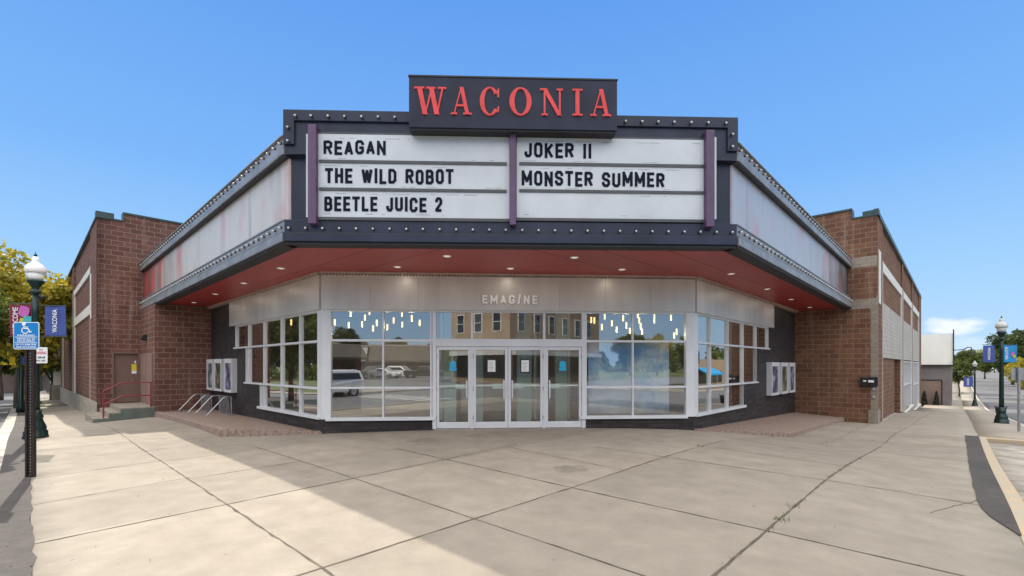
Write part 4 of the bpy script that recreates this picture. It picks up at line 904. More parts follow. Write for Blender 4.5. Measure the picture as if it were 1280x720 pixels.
for ch, x0, x1, y0, y1 in (('W', 85, 262, 110, 266), ('A', 293, 408, 112, 267), ('C', 458, 568, 114, 270), ('O', 627, 750, 116, 270), ('N', 806, 930, 120, 273), ('I', 987, 1040, 123, 274), ('A', 1088, 1204, 124, 276)):
    serif_letter(ch, 500 + x0 * sc, 500 + x1 * sc, 85 + y0 * sc, 85 + y1 * sc)

# ------------------------------------------------------------------ slabs, steps, rails
g = MB(); c0 = BX.p(1.98)
def slab(poly, zt, gz):
    g = MB(); g.prism(poly, [z - .25 for z in gz], zt); return g
pl = [WLc + V2(.0, -.03), V2(-7.77, 12.38), V2(-14.6, 18.9), V2(-14.33, 18.65) + V2(.0, .0), WL.p(endL)]
zt = [.05, .13, -.02, -.03, -.03]
o = slab(pl, zt, [-.3] * 5).build('raised_slab', 'aggregate'); tag(o, 'brown exposed aggregate slab under the bicycle rack, left of the doors', 'raised slab')
def edge_course(a, b, za, zb__, w=.16):
    d = (b - a) / np.linalg.norm(b - a); n_ = perp(d); n = int(np.linalg.norm(b - a) / .2); g = MB()
    for i in range(n):
        p = a + (b - a) * (i + .03) / n; q = a + (b - a) * (i + .97) / n; z1 = za + (zb__ - za) * i / n + rnd.uniform(0, .006)
        s = n_ if np.dot(n_, -(a + b) / 2) > 0 else -n_
        g.prism([p + s * .012, q + s * .012, q - s * w, p - s * w], z1 - .2 * 1, z1 + .006)
    return g
e_ = edge_course(pl[1], pl[0] * .98 + pl[1] * .02, .13, .05).build('edge_course', 'edge', o); edge_course(pl[2], pl[1], -.02, .13).build('edge_course', 'edge', o)
pr = [WRc + V2(0, -.03), WR.p(endR), V2(14.57, 20.4), V2(8.54, 14.09)]
zt = [.03, -.32, -.44, -.2]
o = slab(pr, zt, [-.4, -.7, -.8, -.6]).build('raised_slab', 'aggregate'); tag(o, 'brown exposed aggregate slab below the poster cases, right of the doors', 'raised slab')
edge_course(pr[3], pr[0] * .98 + pr[3] * .02, -.2, .03).build('edge_course', 'edge', o); edge_course(pr[3], pr[2], -.2, -.44).build('edge_course', 'edge', o)
ST = thing('entry_steps', 'small concrete steps with red handrail at the brown side door', 'steps')
g = MB(); dpt = 3.3
ex = 1.06; zg = [Z0(BX.p(-t)) for t in (0, 1.06, 1.4, 1.75)]
def stepbox(t0, t1, z1): g.fb(BX, -t1, -t0, -3.4, 0, -.9, z1)
stepbox(0.002, 1.06, .19); stepbox(1.061, 1.39, .03); stepbox(1.391, 1.85, -.15); g.build('treads', 'step_conc', ST)
g = MB(); g.fb(BX, -1.06, -.002, 0, .02, -.9, .16); g.fb(BX, -1.39, -1.061, 0, .02, -.9, .0); g.fb(BX, -1.85, -1.391, 0, .02, -.9, -.18); g.build('side_face', 'green_paint', ST)
g = MB(); t1_, t2_ = 1.55, .12
def rp(t, z): return BX.c(-t, -.06, z)
ztR = BX.z(188, 477.8); zmR = BX.z(188, 494)
g.tube([rp(t1_, -.14), rp(t1_, BX.z(128, 489)), rp(1.02, ztR), rp(t2_, ztR), rp(t2_, .19)], .028); g.tube([rp(t1_, BX.z(128, 506)), rp(1.02, zmR), rp(t2_, zmR)], .024)
g.build('handrail', 'handrail', ST)
# wall light and electric boxes
WLT = thing('wall_light', 'black wedge wall light on the brick beside the faded side door', 'wall light')
a_ = BL.a(183); zl = BL.z(183, 422); g = MB(); q = [BL.c(a_ - .12, 0, zl - .16), BL.c(a_ + .12, 0, zl - .16), BL.c(a_ + .12, .22, zl - .12), BL.c(a_ - .12, .22, zl - .12), BL.c(a_ - .12, 0, zl + .14), BL.c(a_ + .12, 0, zl + .14), BL.c(a_ + .12, .12, zl + .12), BL.c(a_ - .12, .12, zl + .12)]
g.hexa(q); g.build('housing', 'black', WLT, .01); g = MB(); g.fb(BL, a_ - .09, a_ + .09, .03, .2, zl - .165, zl - .15); g.build('lens', 'globe_grey', WLT)
EB = thing('wall_box', 'black double box fixed to the grey block corner, right of the entrance', 'wall box')
x0, x1 = RB.a(1098), RB.a(1075.5); zA, zB = RB.z(1087, 482.5), RB.z(1087, 471)
g = MB(); xm = (x0 + x1) / 2; g.fb(RB, x0, xm - .01, 0, .2, zA, zB); g.fb(RB, xm + .01, x1, 0, .2, zA, zB - .02); g.build('housing', 'black', EB, .02)
g = MB(); g.fb(RB, x0 + .13, x0 + .32, .2, .206, (zA + zB) / 2 - .04, (zA + zB) / 2 + .06); g.build('label_plate', 'paper', EB)
g = MB(); g.fb(RB, x1 - .22, x1 - .12, .2, .206, (zA + zB) / 2 - .01, (zA + zB) / 2 + .05); g.build('label_plate', 'paper', EB)
for zz, lb in ((486, 'upper small grey electric box below the black double box'), (496, 'lower small grey electric box below the black double box')):
    z_ = RB.z(1093, zz); g = MB(); g.fb(RB, .05, .17, 0, .05, z_ - .07, z_ + .06); o = g.build('electric_box', 'steel', None, .008); tag(o, lb, 'electric box', 'electric boxes')
    g = MB(); g.fb(RB, .09, .13, .05, .056, z_ - .02, z_ + .02); g.build('cover', 'paper', o)
# poster cases
def poster_case(fr, a0, a1, z0, z1, lab, cols, seed):
    T = thing('poster_case', lab, 'poster case', 'white framed poster cases')
    g = MB(); w = .07; g.fb(fr, a0, a1, 0, .16, z0, z1); g.fb(fr, a0, a0 + w, .16, .2, z0, z1); g.fb(fr, a1 - w, a1, .16, .2, z0, z1); g.fb(fr, a0 + w, a1 - w, .16, .2, z0, z0 + .09); g.fb(fr, a0 + w, a1 - w, .16, .2, z1 - .16, z1); g.build('case_frame', 'frame', T, .004)
    g = MB(); g.fb(fr, a0 + w + .02, a1 - w - .02, .161, .17, z0 + .1, z1 - .17)
    mm, n, l, b = newmat('poster_print'); v = mapped(n, l, 'UV', (1.5, .9, 1)); v.node.inputs['Location'].default_value = (seed, seed, 0); f = noise(n, l, 2.2, 5, v)
    r = n.new("ShaderNodeValToRGB"); e = r.color_ramp.elements; e[0].position = .35; e[0].color = (*cols[0], 1); e[1].position = .7; e[1].color = (*cols[2], 1); k = e.new(.52); k.color = (*cols[1], 1); l.new(f, r.inputs[0]); l.new(r.outputs[0], b.inputs['Base Color']); b.inputs['Roughness'].default_value = .15
    g.build('poster', mm, T)
for fr, rng, labs, zz in ((WL, ((264.8, 272.3), (274.2, 283.3), (287, 296.5)), ('poster case touching the brick wall, left of the entrance', 'middle poster case with dark poster, left of the entrance', 'poster case with purple poster, nearest the left windows'), None), (WR, ((981, 987.8), (970.5, 979), (958, 967.5)), ('poster case touching the brick wall, right of the entrance', 'middle poster case, right of the entrance', 'poster case nearest the right windows'), None)):
    for k, (xa, xb) in enumerate(rng):
        xs = sorted((fr.a(xa), fr.a(xb))); xc = (xa + xb) / 2
        if fr is WL: z0, z1 = fr.z(290, 490), fr.z(290, 448.5)
        else: z0, z1 = fr.z(964, 493.5), fr.z(964, 453)
        poster_case(fr, xs[0], xs[1], z0, z1, labs[k], [((.02, .03, .05), (.10, .14, .2), (.5, .5, .5)), ((.02, .03, .03), (.09, .10, .08), (.4, .35, .2)), ((.03, .03, .05), (.10, .10, .20), (.5, .5, .55))][k], k * 3.3 + (0 if fr is WL else 17))
# bike racks
def bike_rack(fr, a0, a1, d0, lab):
    T = thing('bike_rack', lab, 'bike rack', 'bike racks on the slab'); zf = lambda a: 0.05 - a * .011
    g = MB()
    for a in (a0, a1):
        z = zf(a); g.tube([fr.c(a, d0 + .75, z + .03), fr.c(a, d0 + .78, z + .10), fr.c(a, d0 + .30, z + .66), fr.c(a, d0 + .22, z + .72), fr.c(a, d0 + .14, z + .73)] + [fr.c(a, d0 + .02, z + .73), fr.c(a, d0, z + .03)], .024)
        g.tube([fr.c(a, d0 + .75, z + .03), fr.c(a, d0, z + .03)], .024)
    g.tube([fr.c(a0, d0 + .75, zf(a0) + .03), fr.c(a1, d0 + .75, zf(a1) + .03)], .022); g.tube([fr.c(a0, d0 + .02, zf(a0) + .03), fr.c(a1, d0 + .02, zf(a1) + .03)], .022)
    g.tube([fr.c(a0, d0 + .08, zf(a0) + .73), fr.c(a1, d0 + .08, zf(a1) + .73)], .022); g.build('end_loops', 'steel', T)
    g = MB(); n = 9
    for i in range(1, n): a = a0 + (a1 - a0) * i / n; g.tube([fr.c(a, d0 + .02, zf(a) + .04), fr.c(a, d0 + .08, zf(a) + .73)], .013, 6)
    g.build('bars', 'steel', T)
bike_rack(WL, 6.7, 8.2, .35, 'galvanised bicycle rack nearer the windows on the brown slab')
bike_rack(WL, 8.7, 10.2, .5, 'galvanised bicycle rack nearer the brick wall on the brown slab')

# ------------------------------------------------------------------ street lamps and signs
def banner(T, x0, x1, z0, z1, mats, words, art, yaw=0):
    fr = Fr((0, 0), (math.cos(yaw), math.sin(yaw)), (math.sin(yaw), -math.cos(yaw)))
    g = MB(); n = 8; vs = []
    for i in range(n + 1):
        x = x0 + (x1 - x0) * i / n
        for zz in np.linspace(z0, z1, 7): w = .012 * math.sin(x * 9 + zz * 4); vs.append(fr.c(x, w, zz))
    k = len(vs); vs2 = [(a, b + .006, c) for a, b, c in vs]; f = [(i * 7 + j, (i + 1) * 7 + j, (i + 1) * 7 + j + 1, i * 7 + j + 1) for i in range(n) for j in range(6)]
    g.smooth = True; g.add(vs + vs2, f + [tuple(q + k for q in t)[::-1] for t in f]); b = g.build('banner', mats, T, recalc=False)
    s, c0_, w_, h_, mt = words; fr2 = fr
    # vertical word: rotate text so that it reads upwards
    vs, fs = text_mesh(s, Fr((0, 0), (1, 0), (0, -1)), 0, h_, 0, w_, 0, .004, .01); g = MB(); out = []
    for (x, y, z) in vs: q = fr.p(x0 + c0_ - z + w_, .02 - y * 1); out.append((q[0], q[1], z0 + (z1 - z0 - h_) / 2 + x))
    g.add(out, fs); g.build('lettering', mt, b)
    if art:
        g = MB(); 
        for i, (cx, cz, r) in enumerate(art): g.cur = i % 3; nn = 9; g.add([fr.c(x0 + cx + r * math.cos(t * 6.283 / nn) * (1 + .3 * (t % 2)), .022 + i * .001, z0 + cz + r * 1.2 * math.sin(t * 6.283 / nn) * (1 + .2 * (t % 2))) for t in range(nn)], [tuple(range(nn))])
        g.build('artwork', ['art1', 'art2', 'art3'], b, recalc=False)
M['maroon'] = plain('maroon_banner_cloth', (.20, .02, .055), .8, 0, .08, 3); M['bblue'] = plain('blue_banner_cloth', (.05, .085, .30), .8, 0, .08, 3); M['bcyan'] = plain('cyan_banner_cloth', (.02, .25, .55), .8, 0, .15, 3)
M['art1'] = plain('banner_pink', (.5, .12, .42), .8); M['art2'] = plain('banner_lime', (.45, .5, .03), .8); M['art3'] = plain('banner_teal', (.05, .38, .42), .8)
def street_lamp(x, y, lab, globe, banners=None, hh=4.8, yaw=0):
    z = H(x, y); T = thing('street_lamp', lab, 'street lamp', 'street lamps', (x, y, z))
    k = hh / 4.8
    g = MB(); g.smooth = True; g.lathe([(.25, 0), (.25, .05), (.235, .07), (.235, .16), (.20, .20), (.21, .24), (.20, .30), (.15, .42), (.135, .5), (.15, .52), (.15, .56), (.12, .60), (.115, .72)], 0, 0, 24); g.build('base', 'lamp_green', T)
    g = MB(); g.smooth = True; g.lathe([(.09, .70), (.082, 1.2), (.070, 3.2 * k), (.066, 3.72 * k)], 0, 0, 24, .06); g.build('pole', 'lamp_green', T)
    g = MB(); g.smooth = True; g.lathe([(.066, 3.70 * k), (.11, 3.74 * k), (.11, 3.78 * k), (.07, 3.80 * k), (.07, 3.86 * k), (.12, 3.95 * k), (.17, 4.02 * k), (.17, 4.06 * k)], 0, 0, 24); g.build('collar', 'lamp_green', T)
    g = MB(); g.smooth = True; z0 = 4.06 * k; g.lathe([(.125, z0), (.15, z0 + .08), (.165, z0 + .19)], 0, 0, 28)
    g.lathe([(.18, z0 + .191), (.205, z0 + .205), (.215, z0 + .26), (.20, z0 + .34), (.14, z0 + .41), (.085, z0 + .45), (.075, z0 + .48), (.08, z0 + .53), (.045, z0 + .61)], 0, 0, 28); g.build('globe', globe, T)
    g = MB(); g.smooth = True; g.lathe([(.03, z0 + .62), (.04, z0 + .65), (.015, z0 + .68), (.004, z0 + .74)], 0, 0, 10); g.build('finial', 'lamp_green', T)
    return T
lx, ly = -12.3, 12.0
T = street_lamp(lx, ly, 'dark green street lamp with white globe beside the blue disabled parking sign', 'globe_white')
s = ly / FPX; zz = lambda y: EYE - (y - 457) * s - H(lx, ly); xx = lambda x: (x - 640) * s - lx
g = MB()
for y0, xa, xb in ((379.5, 11, 42), (421, 11, 42), (382, 52, 84), (421, 52, 84)): g = MB(); g.tube([(xx(xa), 0, zz(y0)), (0, 0, zz(y0))] if xa < 50 else [(0, 0, zz(y0)), (xx(xb), 0, zz(y0))], .014, 6); g.build('banner_arm', 'lamp_green', T)
g = MB(); g.tube([(.07, 0, zz(371)), (.14, 0, zz(371))], .02, 8); g.smooth = True; g.lathe([(.05, zz(373.5)), (.055, zz(371)), (.03, zz(369))], .17, 0, 10); g.build('receptacle', 'black', T)
banner(T, xx(12), xx(40.5), zz(419.5), zz(381), 'maroon', ('WELCOME', .10, .14, .66, 'white_sign'), [(.38, .62, .12), (.36, .34, .09), (.48, .38, .11), (.45, .62, .09)])
banner(T, xx(56.5), xx(82.5), zz(419.5), zz(383), 'bblue', ('WACONIA', .2, .13, .6, 'white_sign'), None)
# right lamps
rx_, ry_ = 21.8, 20.7
T2 = street_lamp(rx_, ry_, 'dark green street lamp with grey globe and two blue banners', 'globe_grey')
s = ry_ / FPX; zz = lambda y: EYE - (y - 457) * s - H(rx_, ry_); xx = lambda x: (x - 640) * s - rx_
g = MB()
for y0 in (431, 453): g = MB(); g.tube([(xx(1228), 0, zz(y0)), (xx(1272), 0, zz(y0))], .014, 6); g.build('banner_arm', 'lamp_green', T2)
banner(T2, xx(1229), xx(1243.5), zz(452.5), zz(432), 'bblue', ('WACONIA', .18, .12, .55, 'white_sign'), None); banner(T2, xx(1254.5), xx(1271), zz(452.5), zz(431), 'bcyan', ('WELCOME', .05, .12, .55, 'white_sign'), [(.38, .35, .08), (.45, .25, .06)])
p = V2((1218.5 - 640) / FPX * 48, 48)
T3 = street_lamp(p[0], p[1], 'distant dark street lamp with one small dark banner', 'globe_grey')
banner(T3, -1.15, -.2, 2.0, 3.0, 'bblue', ('WACONIA', .3, .25, .7, 'white_sign'), None)
for z5 in (2.0, 3.0): g = MB(); g.tube([(-1.15, 0, z5), (0, 0, z5)], .02, 6); g.build('banner_arm', 'lamp_green', T3)
# round slatted litter bin behind the right lamp
q = P(43, -1.5); zq_ = Z0(q); q = P(36, -1.72); zq_ = Z0(q); TB = thing('litter_bin', 'black slatted litter bin behind the street lamp with two banners', 'litter bin', None, (q[0], q[1], zq_)); TB.scale = (.62, .62, .7)
g = MB()
for i in range(18): a = i * 6.2832 / 18; g.tube([(.22 * math.cos(a), .22 * math.sin(a), .05), (.30 * math.cos(a), .30 * math.sin(a), .5), (.34 * math.cos(a), .34 * math.sin(a), .85), (.42 * math.cos(a), .42 * math.sin(a), .98)], .014, 5)
g.build('slats', 'black', TB); g = MB(); g.lathe([(.2, .04), (.2, .1), (.26, .55), (.27, .8)], 0, 0, 16); g.lathe([(.34, .84), (.35, .87), (.30, .88)], 0, 0, 16); g.build('drum', 'black', TB)
# accessible parking sign
SG = thing('parking_sign', 'blue and white disabled parking sign on a brown perforated post', 'sign', None, (-8.0, 7.7, H(-8, 7.7)))
zs = H(-8, 7.7); s = 7.7 / FPX; zf_ = lambda y: EYE - (y - 457) * s - zs
px_ = lambda x: (x - 640) * s + 8.0
SF = Fr((0, 0), (1, 0), (0, -1))
g = MB(); g.fb(SF, px_(35), px_(37.2), -.0, .05, 0, zf_(404)); g.fb(SF, px_(43.4), px_(45.6), 0, .05, 0, zf_(404)); g.fb(SF, px_(37.2), px_(43.4), .02, .03, 0, zf_(404)); k = 0
g.build('post', 'brown_steel', SG)
g = MB()
while .03 + k * .05 < zf_(440): g.fb(SF, px_(39.8), px_(40.9), .0301, .032, .03 + k * .05, .05 + k * .05); k += 1
g.build('post_holes', 'steel', SG)
def roundrect(x0, x1, z0, z1, r, d0, d1, fr=SF):
    pts_ = []
    for cx, cz, a0 in ((x1 - r, z1 - r, 0), (x0 + r, z1 - r, 90), (x0 + r, z0 + r, 180), (x1 - r, z0 + r, 270)):
        for k in range(5): a = math.radians(a0 + k * 22.5); pts_.append((cx + r * math.cos(a), cz + r * math.sin(a)))
    n = len(pts_); g = MB(); g.add([fr.c(x, d0, z) for x, z in pts_] + [fr.c(x, d1, z) for x, z in pts_], [tuple(range(n))[::-1], tuple(range(n, 2 * n))] + [(i, (i + 1) % n, n + (i + 1) % n, n + i) for i in range(n)]); return g
X0, X1, ZB, ZTt = px_(21.5), px_(53.5), zf_(436.8), zf_(403)
pn = roundrect(X0, X1, ZB, ZTt, .035, .055, .059).build('panel', 'white_sign', SG); roundrect(X0 + .012, X1 - .012, ZB + .012, ZTt - .012, .028, .059, .061).build('blue_field', 'blue_sign', pn)
g = MB(); cx = (X0 + X1) / 2; cz = ZTt - .135
def stroke(g, pts_, w, d=.064):
    for (xa, za), (xb, zb2) in zip(pts_[:-1], pts_[1:]):
        dx, dz_ = xb - xa, zb2 - za; l_ = math.hypot(dx, dz_) or 1; nx, nz = -dz_ / l_ * w / 2, dx / l_ * w / 2; ex_, ez = dx / l_ * w * .3, dz_ / l_ * w * .3
        g.hexa([SF.c(xa + nx - ex_, .061, za + nz - ez), SF.c(xb + nx + ex_, .061, zb2 + nz + ez), SF.c(xb - nx + ex_, .061, zb2 - nz + ez), SF.c(xa - nx - ex_, .061, za - nz - ez)] + [SF.c(xa + nx - ex_, d, za + nz - ez), SF.c(xb + nx + ex_, d, zb2 + nz + ez), SF.c(xb - nx + ex_, d, zb2 - nz + ez), SF.c(xa - nx - ex_, d, za - nz - ez)]); d += .0003
n = 12; stroke(g, [(cx - .035 + .016 * math.cos(t * 6.283 / n), cz + .105 + .016 * math.sin(t * 6.283 / n)) for t in range(n + 1)], .03)
stroke(g, [(cx - .035, cz + .08), (cx - .03, cz + .03), (cx + .03, cz + .03), (cx + .06, cz - .03), (cx + .085, cz - .022)], .018); stroke(g, [(cx - .03, cz + .058), (cx + .025, cz + .055)], .014)
stroke(g, [(cx - .045 + .0, cz + .04)] + [(cx - .015 + .055 * math.cos(math.radians(a)), cz - .0 + .05 * math.sin(math.radians(a))) for a in range(125, 345, 20)], .014)
g.build('wheelchair_symbol', 'white_sign', pn)
g = MB()
for y_ in (421.6, 428.6): z_ = zf_(y_); g.fb(SF, X0 + .03, X1 - .03, .061, .064, z_ - .004, z_ + .004)
g.build('divider', 'white_sign', pn)
for s_, y0, y1, f_ in (('PARKING', 418.3, 420.8, .12), ('VEHICLE ID', 422.6, 424.9, .09), ('REQUIRED', 425.5, 427.8, .11), ('UP TO $200 FINE', 429.8, 432.2, .06), ('FOR VIOLATION', 433, 435.2, .07)):
    w_ = X1 - X0; text(s_, SF, X0 + f_ * w_ + .02, X1 - f_ * w_ - .02, zf_(y1), zf_(y0), .061, .003, 'white_sign', pn, 'lettering', .01)
g = MB()
for z_ in (ZB + .05, ZTt - .05): g.tube([SF.c(cx, .064, z_), SF.c(cx, .072, z_)], .008, 8)
g.build('bolt', 'steel', SG)
# no parking sign strapped to the lamp post
NP = thing('no_parking_sign', 'white and red no parking sign strapped to the left street lamp', 'sign', None, (lx, ly - .1, H(lx, ly)))
s = 11.85 / FPX; zf2 = lambda y: EYE - (y - 457) * s - H(lx, ly); px2 = lambda x: (x - 640) * s - lx
q0, q1, w0, w1 = px2(42.5), px2(58), zf2(457.5) + .1, zf2(434); w0 = zf2(454)
roundrect(q0, q1, w0, w1, .02, .02, .024).build('panel', 'white_sign', NP)
text('NO', SF, q0 + .11, q1 - .11, w1 - .09, w1 - .04, .0245, .002, 'red_sign', NP, 'lettering', .02); text('PARKING', SF, q0 + .03, q1 - .03, w1 - .18, w1 - .11, .0245, .002, 'red_sign', NP, 'lettering', .02)
text('2AM-6AM', SF, q0 + .06, q1 - .06, w0 + .12, w0 + .18, .0245, .002, 'letter', NP, 'lettering', .01); text('NOV 1-APR 1', SF, q0 + .04, q1 - .04, w0 + .04, w0 + .09, .0245, .002, 'letter', NP, 'lettering', .01)
g = MB()
for z_ in (w0 + .08, w1 - .08): g.tube([(0 + .09 * math.cos(t * 6.283 / 16), .1 + .095 * math.sin(t * 6.283 / 16), z_) for t in range(17)], .006, 5, False)
g.build('strap', 'steel', NP)
# steel sign post at the right edge
q = V2(18.3, 16.8); S2 = thing('street_sign', 'grey blank back of a street sign on a galvanised channel post', 'sign', None, (q[0], q[1], Z0(q)))
g = MB(); g.fb(SF, -.035, -.028, 0, .04, -.1, 2.33); g.fb(SF, .028, .035, 0, .04, -.1, 2.33); g.fb(SF, -.028, .028, .03, .04, -.1, 2.33); g.build('post', 'steel', S2)
roundrect(-.23, .23, 1.85, 2.31, .03, -.03, -.026).build('panel', 'steel', S2)

# ------------------------------------------------------------------ trees
def tree_mesh(name, h, cr, trunk_h, seed, leafm, nleaf=9000, ls=.16, tr=.22, flat=.8):
    rr = np.random.RandomState(seed); T = bpy.data.objects.new(name, None); COL.objects.link(T)
    ccz = (h + trunk_h) / 2 + .1; rz = (h - trunk_h) / 2
    ncl = 46; cl = []
    while len(cl) < ncl:
        p = rr.uniform(-1, 1, 3); r = np.linalg.norm(p)
        if r < 1 and r > .35: cl.append(p * np.array([cr, cr, rz]) * .86 + np.array([0, 0, ccz]))
    cl = np.array(cl); rad = rr.uniform(.16, .34, ncl) * cr
    g = MB(); g.smooth = True
    g.tube([(0, 0, -.2), (.03, 0, trunk_h * .5), (-.04, .03, trunk_h), (0, 0, ccz), (0.1, 0, ccz + rz * .5)], [tr * 1.25, tr, tr * .85, tr * .5, tr * .12], 10)
    for i in range(0, ncl, 3):
        b0 = np.array([0, 0, trunk_h + rr.uniform(-.1, .5) * (ccz - trunk_h) * 1.0]); e = cl[i]; mid = b0 * .5 + e * .5 + np.array([0, 0, .12 * h * .3])
        g.tube([b0, mid, e], [tr * .42, tr * .25, .02], 6)
    g.build('trunk', 'trunk', T)
    idx = rr.randint(0, ncl, nleaf); d = rr.normal(size=(nleaf, 3)); d /= np.linalg.norm(d, axis=1)[:, None]; rd = rr.uniform(.3, 1.0, nleaf) ** .5
    c = cl[idx] + d * (rad[idx] * rd)[:, None] * np.array([1, 1, .75]) + rr.normal(scale=.1 * cr * .4, size=(nleaf, 3))
    ax = rr.normal(size=(nleaf, 3)); ax /= np.linalg.norm(ax, axis=1)[:, None]; bx = np.cross(ax, rr.normal(size=(nleaf, 3))); bx /= np.linalg.norm(bx, axis=1)[:, None]
    sz = ls * rr.uniform(.6, 1.4, nleaf)[:, None]
    v = np.stack([c - ax * sz * .5, c + bx * sz * .32, c + ax * sz * .6, c - bx * sz * .32], 1).reshape(-1, 3)
    me = bpy.data.meshes.new('crown'); me.from_pydata(v.tolist(), [], [(4 * i, 4 * i + 1, 4 * i + 2, 4 * i + 3) for i in range(nleaf)]); me.materials.append(M[leafm])
    o = bpy.data.objects.new('crown', me); COL.objects.link(o); o.parent = T; return T
protoY = tree_mesh('broadleaf_tree', 9.5, 4.0, 2.6, 1, 'leaf_yellow', 20000, .27)
protoG = tree_mesh('broadleaf_tree', 9.0, 3.9, 2.0, 2, 'leaf_green', 20000, .27)
protoD = tree_mesh('broadleaf_tree', 10.0, 4.2, 2.2, 3, 'leaf_dark', 18000, .30)
protoS = tree_mesh('young_tree', 4.2, 1.3, 1.4, 4, 'leaf_green', 3500, .17, .07)
used = set()
def plant(proto, x, y, sc_, lab, group='street trees', sz_=1.0, rz=None):
    o = proto if proto.name not in used else copy_tree(proto); used.add(proto.name)
    o.location = (x, y, H(x, y)); o.scale = (sc_, sc_, sc_ * sz_); o.rotation_euler = (0, 0, rnd.uniform(0, 6.28) if rz is None else rz)
    tag(o, lab, 'tree', group); return o
def at(px, dep): return ((px - 640) * dep / FPX, dep)
plant(protoY, *at(24, 31), 1.08, 'big yellow autumn tree with thick trunk, right behind the left lamp banners')
plant(protoY, *at(-30, 36), 1.0, 'yellow tree at the far left picture edge')
plant(protoG, *at(66, 44), .95, 'green tree close beside the theater wall, left side')
plant(protoD, *at(0, 50), 1.1, 'dark tree behind the yellow autumn tree, left side')
plant(protoD, *at(50, 70), 1.15, 'dark far tree between lamp and theater wall')
plant(protoD, *at(30, 95), 1.4, 'farthest dark tree at the end of the left street', sz_=.8)
plant(protoG, *at(-70, 50), 1.2, 'green tree outside the left picture edge across the street')
plant(protoG, *at(-90, 24), .9, 'green tree across the left street from the doors')
plant(protoS, *at(1199, 66), 1.25, 'small bright green tree right of the white fronted building')
plant(protoG, *at(1209, 110), .80, 'olive tree behind the small bright green tree', sz_=1.05)
plant(protoY, *at(1231, 120), .78, 'yellow tree left of the near right lamp')
plant(protoG, *at(1252, 90), .88, 'green tree directly behind the near right lamp')
plant(protoD, *at(1279, 80), 1.12, 'tall dark tree at the right picture edge')
plant(protoY, *at(1282, 60), .55, 'small yellow tree at the right picture edge')
plant(protoG, *at(1266, 95), 1.15, 'broad green tree behind the two blue banners')
plant(protoY, *at(1243, 170), .75, 'far yellow tree beside the far right street')
plant(protoD, *at(1212, 230), .9, 'far dark tree left of the far right street')
plant(protoG, *at(1237, 260), .9, 'farthest green tree at the end of the right street')
plant(protoG, *at(1160, 75), .9, 'green tree peeking above the white fronted building')
plant(protoD, -26, 3, 1.0, 'dark tree across the left street, seen only in the glass'); plant(protoG, -31, 12, 1.1, 'green tree across the left street, seen only in the glass')
plant(protoD, -24, -8, .9, 'dark tree by the corner lot, seen only in the glass')
plant(protoG, 34, -2, .8, 'green tree across the right street, seen only in the glass')
plant(protoG, 48, 10, .9, 'green tree far across the right street, seen only in the glass')

spots = [(x, -62 - 6 * ((k * 7) % 3)) for k, x in enumerate(range(-75, 100, 9))] + [(66 + 5 * (k % 3), y) for k, y in enumerate(range(-50, 16, 9))] + [(-72 - 5 * (k % 3), y) for k, y in enumerate(range(-50, 30, 10))]
for k, (x, y) in enumerate(spots):
    plant((protoG, protoD, protoG, protoY, protoD)[k % 5], x + rnd.uniform(-2, 2), y, rnd.uniform(.75, 1.15), 'background tree beyond the far side of the crossing, mirrored small in the glass', 'mirrored background trees')
# far-off woods ringing the town, and leaf litter on the left pavement
rw = np.random.RandomState(11); nq = 60000; th = rw.uniform(0, 2 * np.pi, nq); rad_ = rw.uniform(135, 175, nq)
dirs = np.stack([np.cos(th), np.sin(th)], 1); ok = np.ones(nq, bool)
for dv, wd_ in ((R, .99), (L, .9985)): ok &= (dirs @ dv) < wd_
hgt = 6 + 2.5 * np.sin(th * 23) + 2 * np.sin(th * 61 + 1) + 2 * np.sin(th * 131 + 2)
ctr = dirs * rad_[:, None]; zc_ = Hs(ctr) + hgt * rw.uniform(0, 1, nq) ** .7; c_ = np.concatenate([ctr, zc_[:, None]], 1)[ok]; m_ = len(c_)
ax = rw.normal(size=(m_, 3)); ax /= np.linalg.norm(ax, axis=1)[:, None]; bx = np.cross(ax, rw.normal(size=(m_, 3))); bx /= np.linalg.norm(bx, axis=1)[:, None]
vv_ = np.stack([c_ - ax * .9, c_ + bx * .6, c_ + ax * .9, c_ - bx * .6], 1).reshape(-1, 3); me = bpy.data.meshes.new('distant_woods'); me.from_pydata(vv_.tolist(), [], [(4 * i, 4 * i + 1, 4 * i + 2, 4 * i + 3) for i in range(m_)]); me.materials.append(M['leaf_green'])
o = bpy.data.objects.new('distant_woods', me); COL.objects.link(o); o['kind'] = 'stuff'
g = MB()
for _ in range(170):
    if rnd.random() < .6: u, v = rnd.uniform(-.5, .1), rnd.uniform(4, 26)
    else: u, v = rnd.uniform(.2, 14), rnd.uniform(.5, 12)
    p = P(u, v); z_ = Z0(p) + .008; a_ = rnd.uniform(0, 6.28); q = rnd.uniform(.008, .02); g.add([(p[0] + q * math.cos(a_ + t) * (1 if i % 2 else .6), p[1] + q * math.sin(a_ + t) * (1 if i % 2 else .6), z_ + .006 * (i % 2)) for i, t in enumerate((0, 1.57, 3.14, 4.71))], [(0, 1, 2, 3)])
M['litter'] = plain('dry_leaf', (.16, .09, .035), .9, 0, .3, 30); tag(g.build('leaf_litter', 'litter', recalc=False), kind='stuff')
# ------------------------------------------------------------------ buildings beyond
def blk(name, lab, cat, poly, z0, z1, mat, roofmat='found', cap=.0):
    T = thing(name, lab, cat); g = MB(); g.prism(poly, z0, z1); g.build('wall', mat, T)
    cx = sum(p[0] for p in poly) / len(poly); cy = sum(p[1] for p in poly) / len(poly); g = MB(); g.prism([V2(cx, cy) + (np.array(p) - V2(cx, cy)) * 1.01 for p in poly], z1, z1 + .18); g.build('parapet_cap', roofmat, T); return T
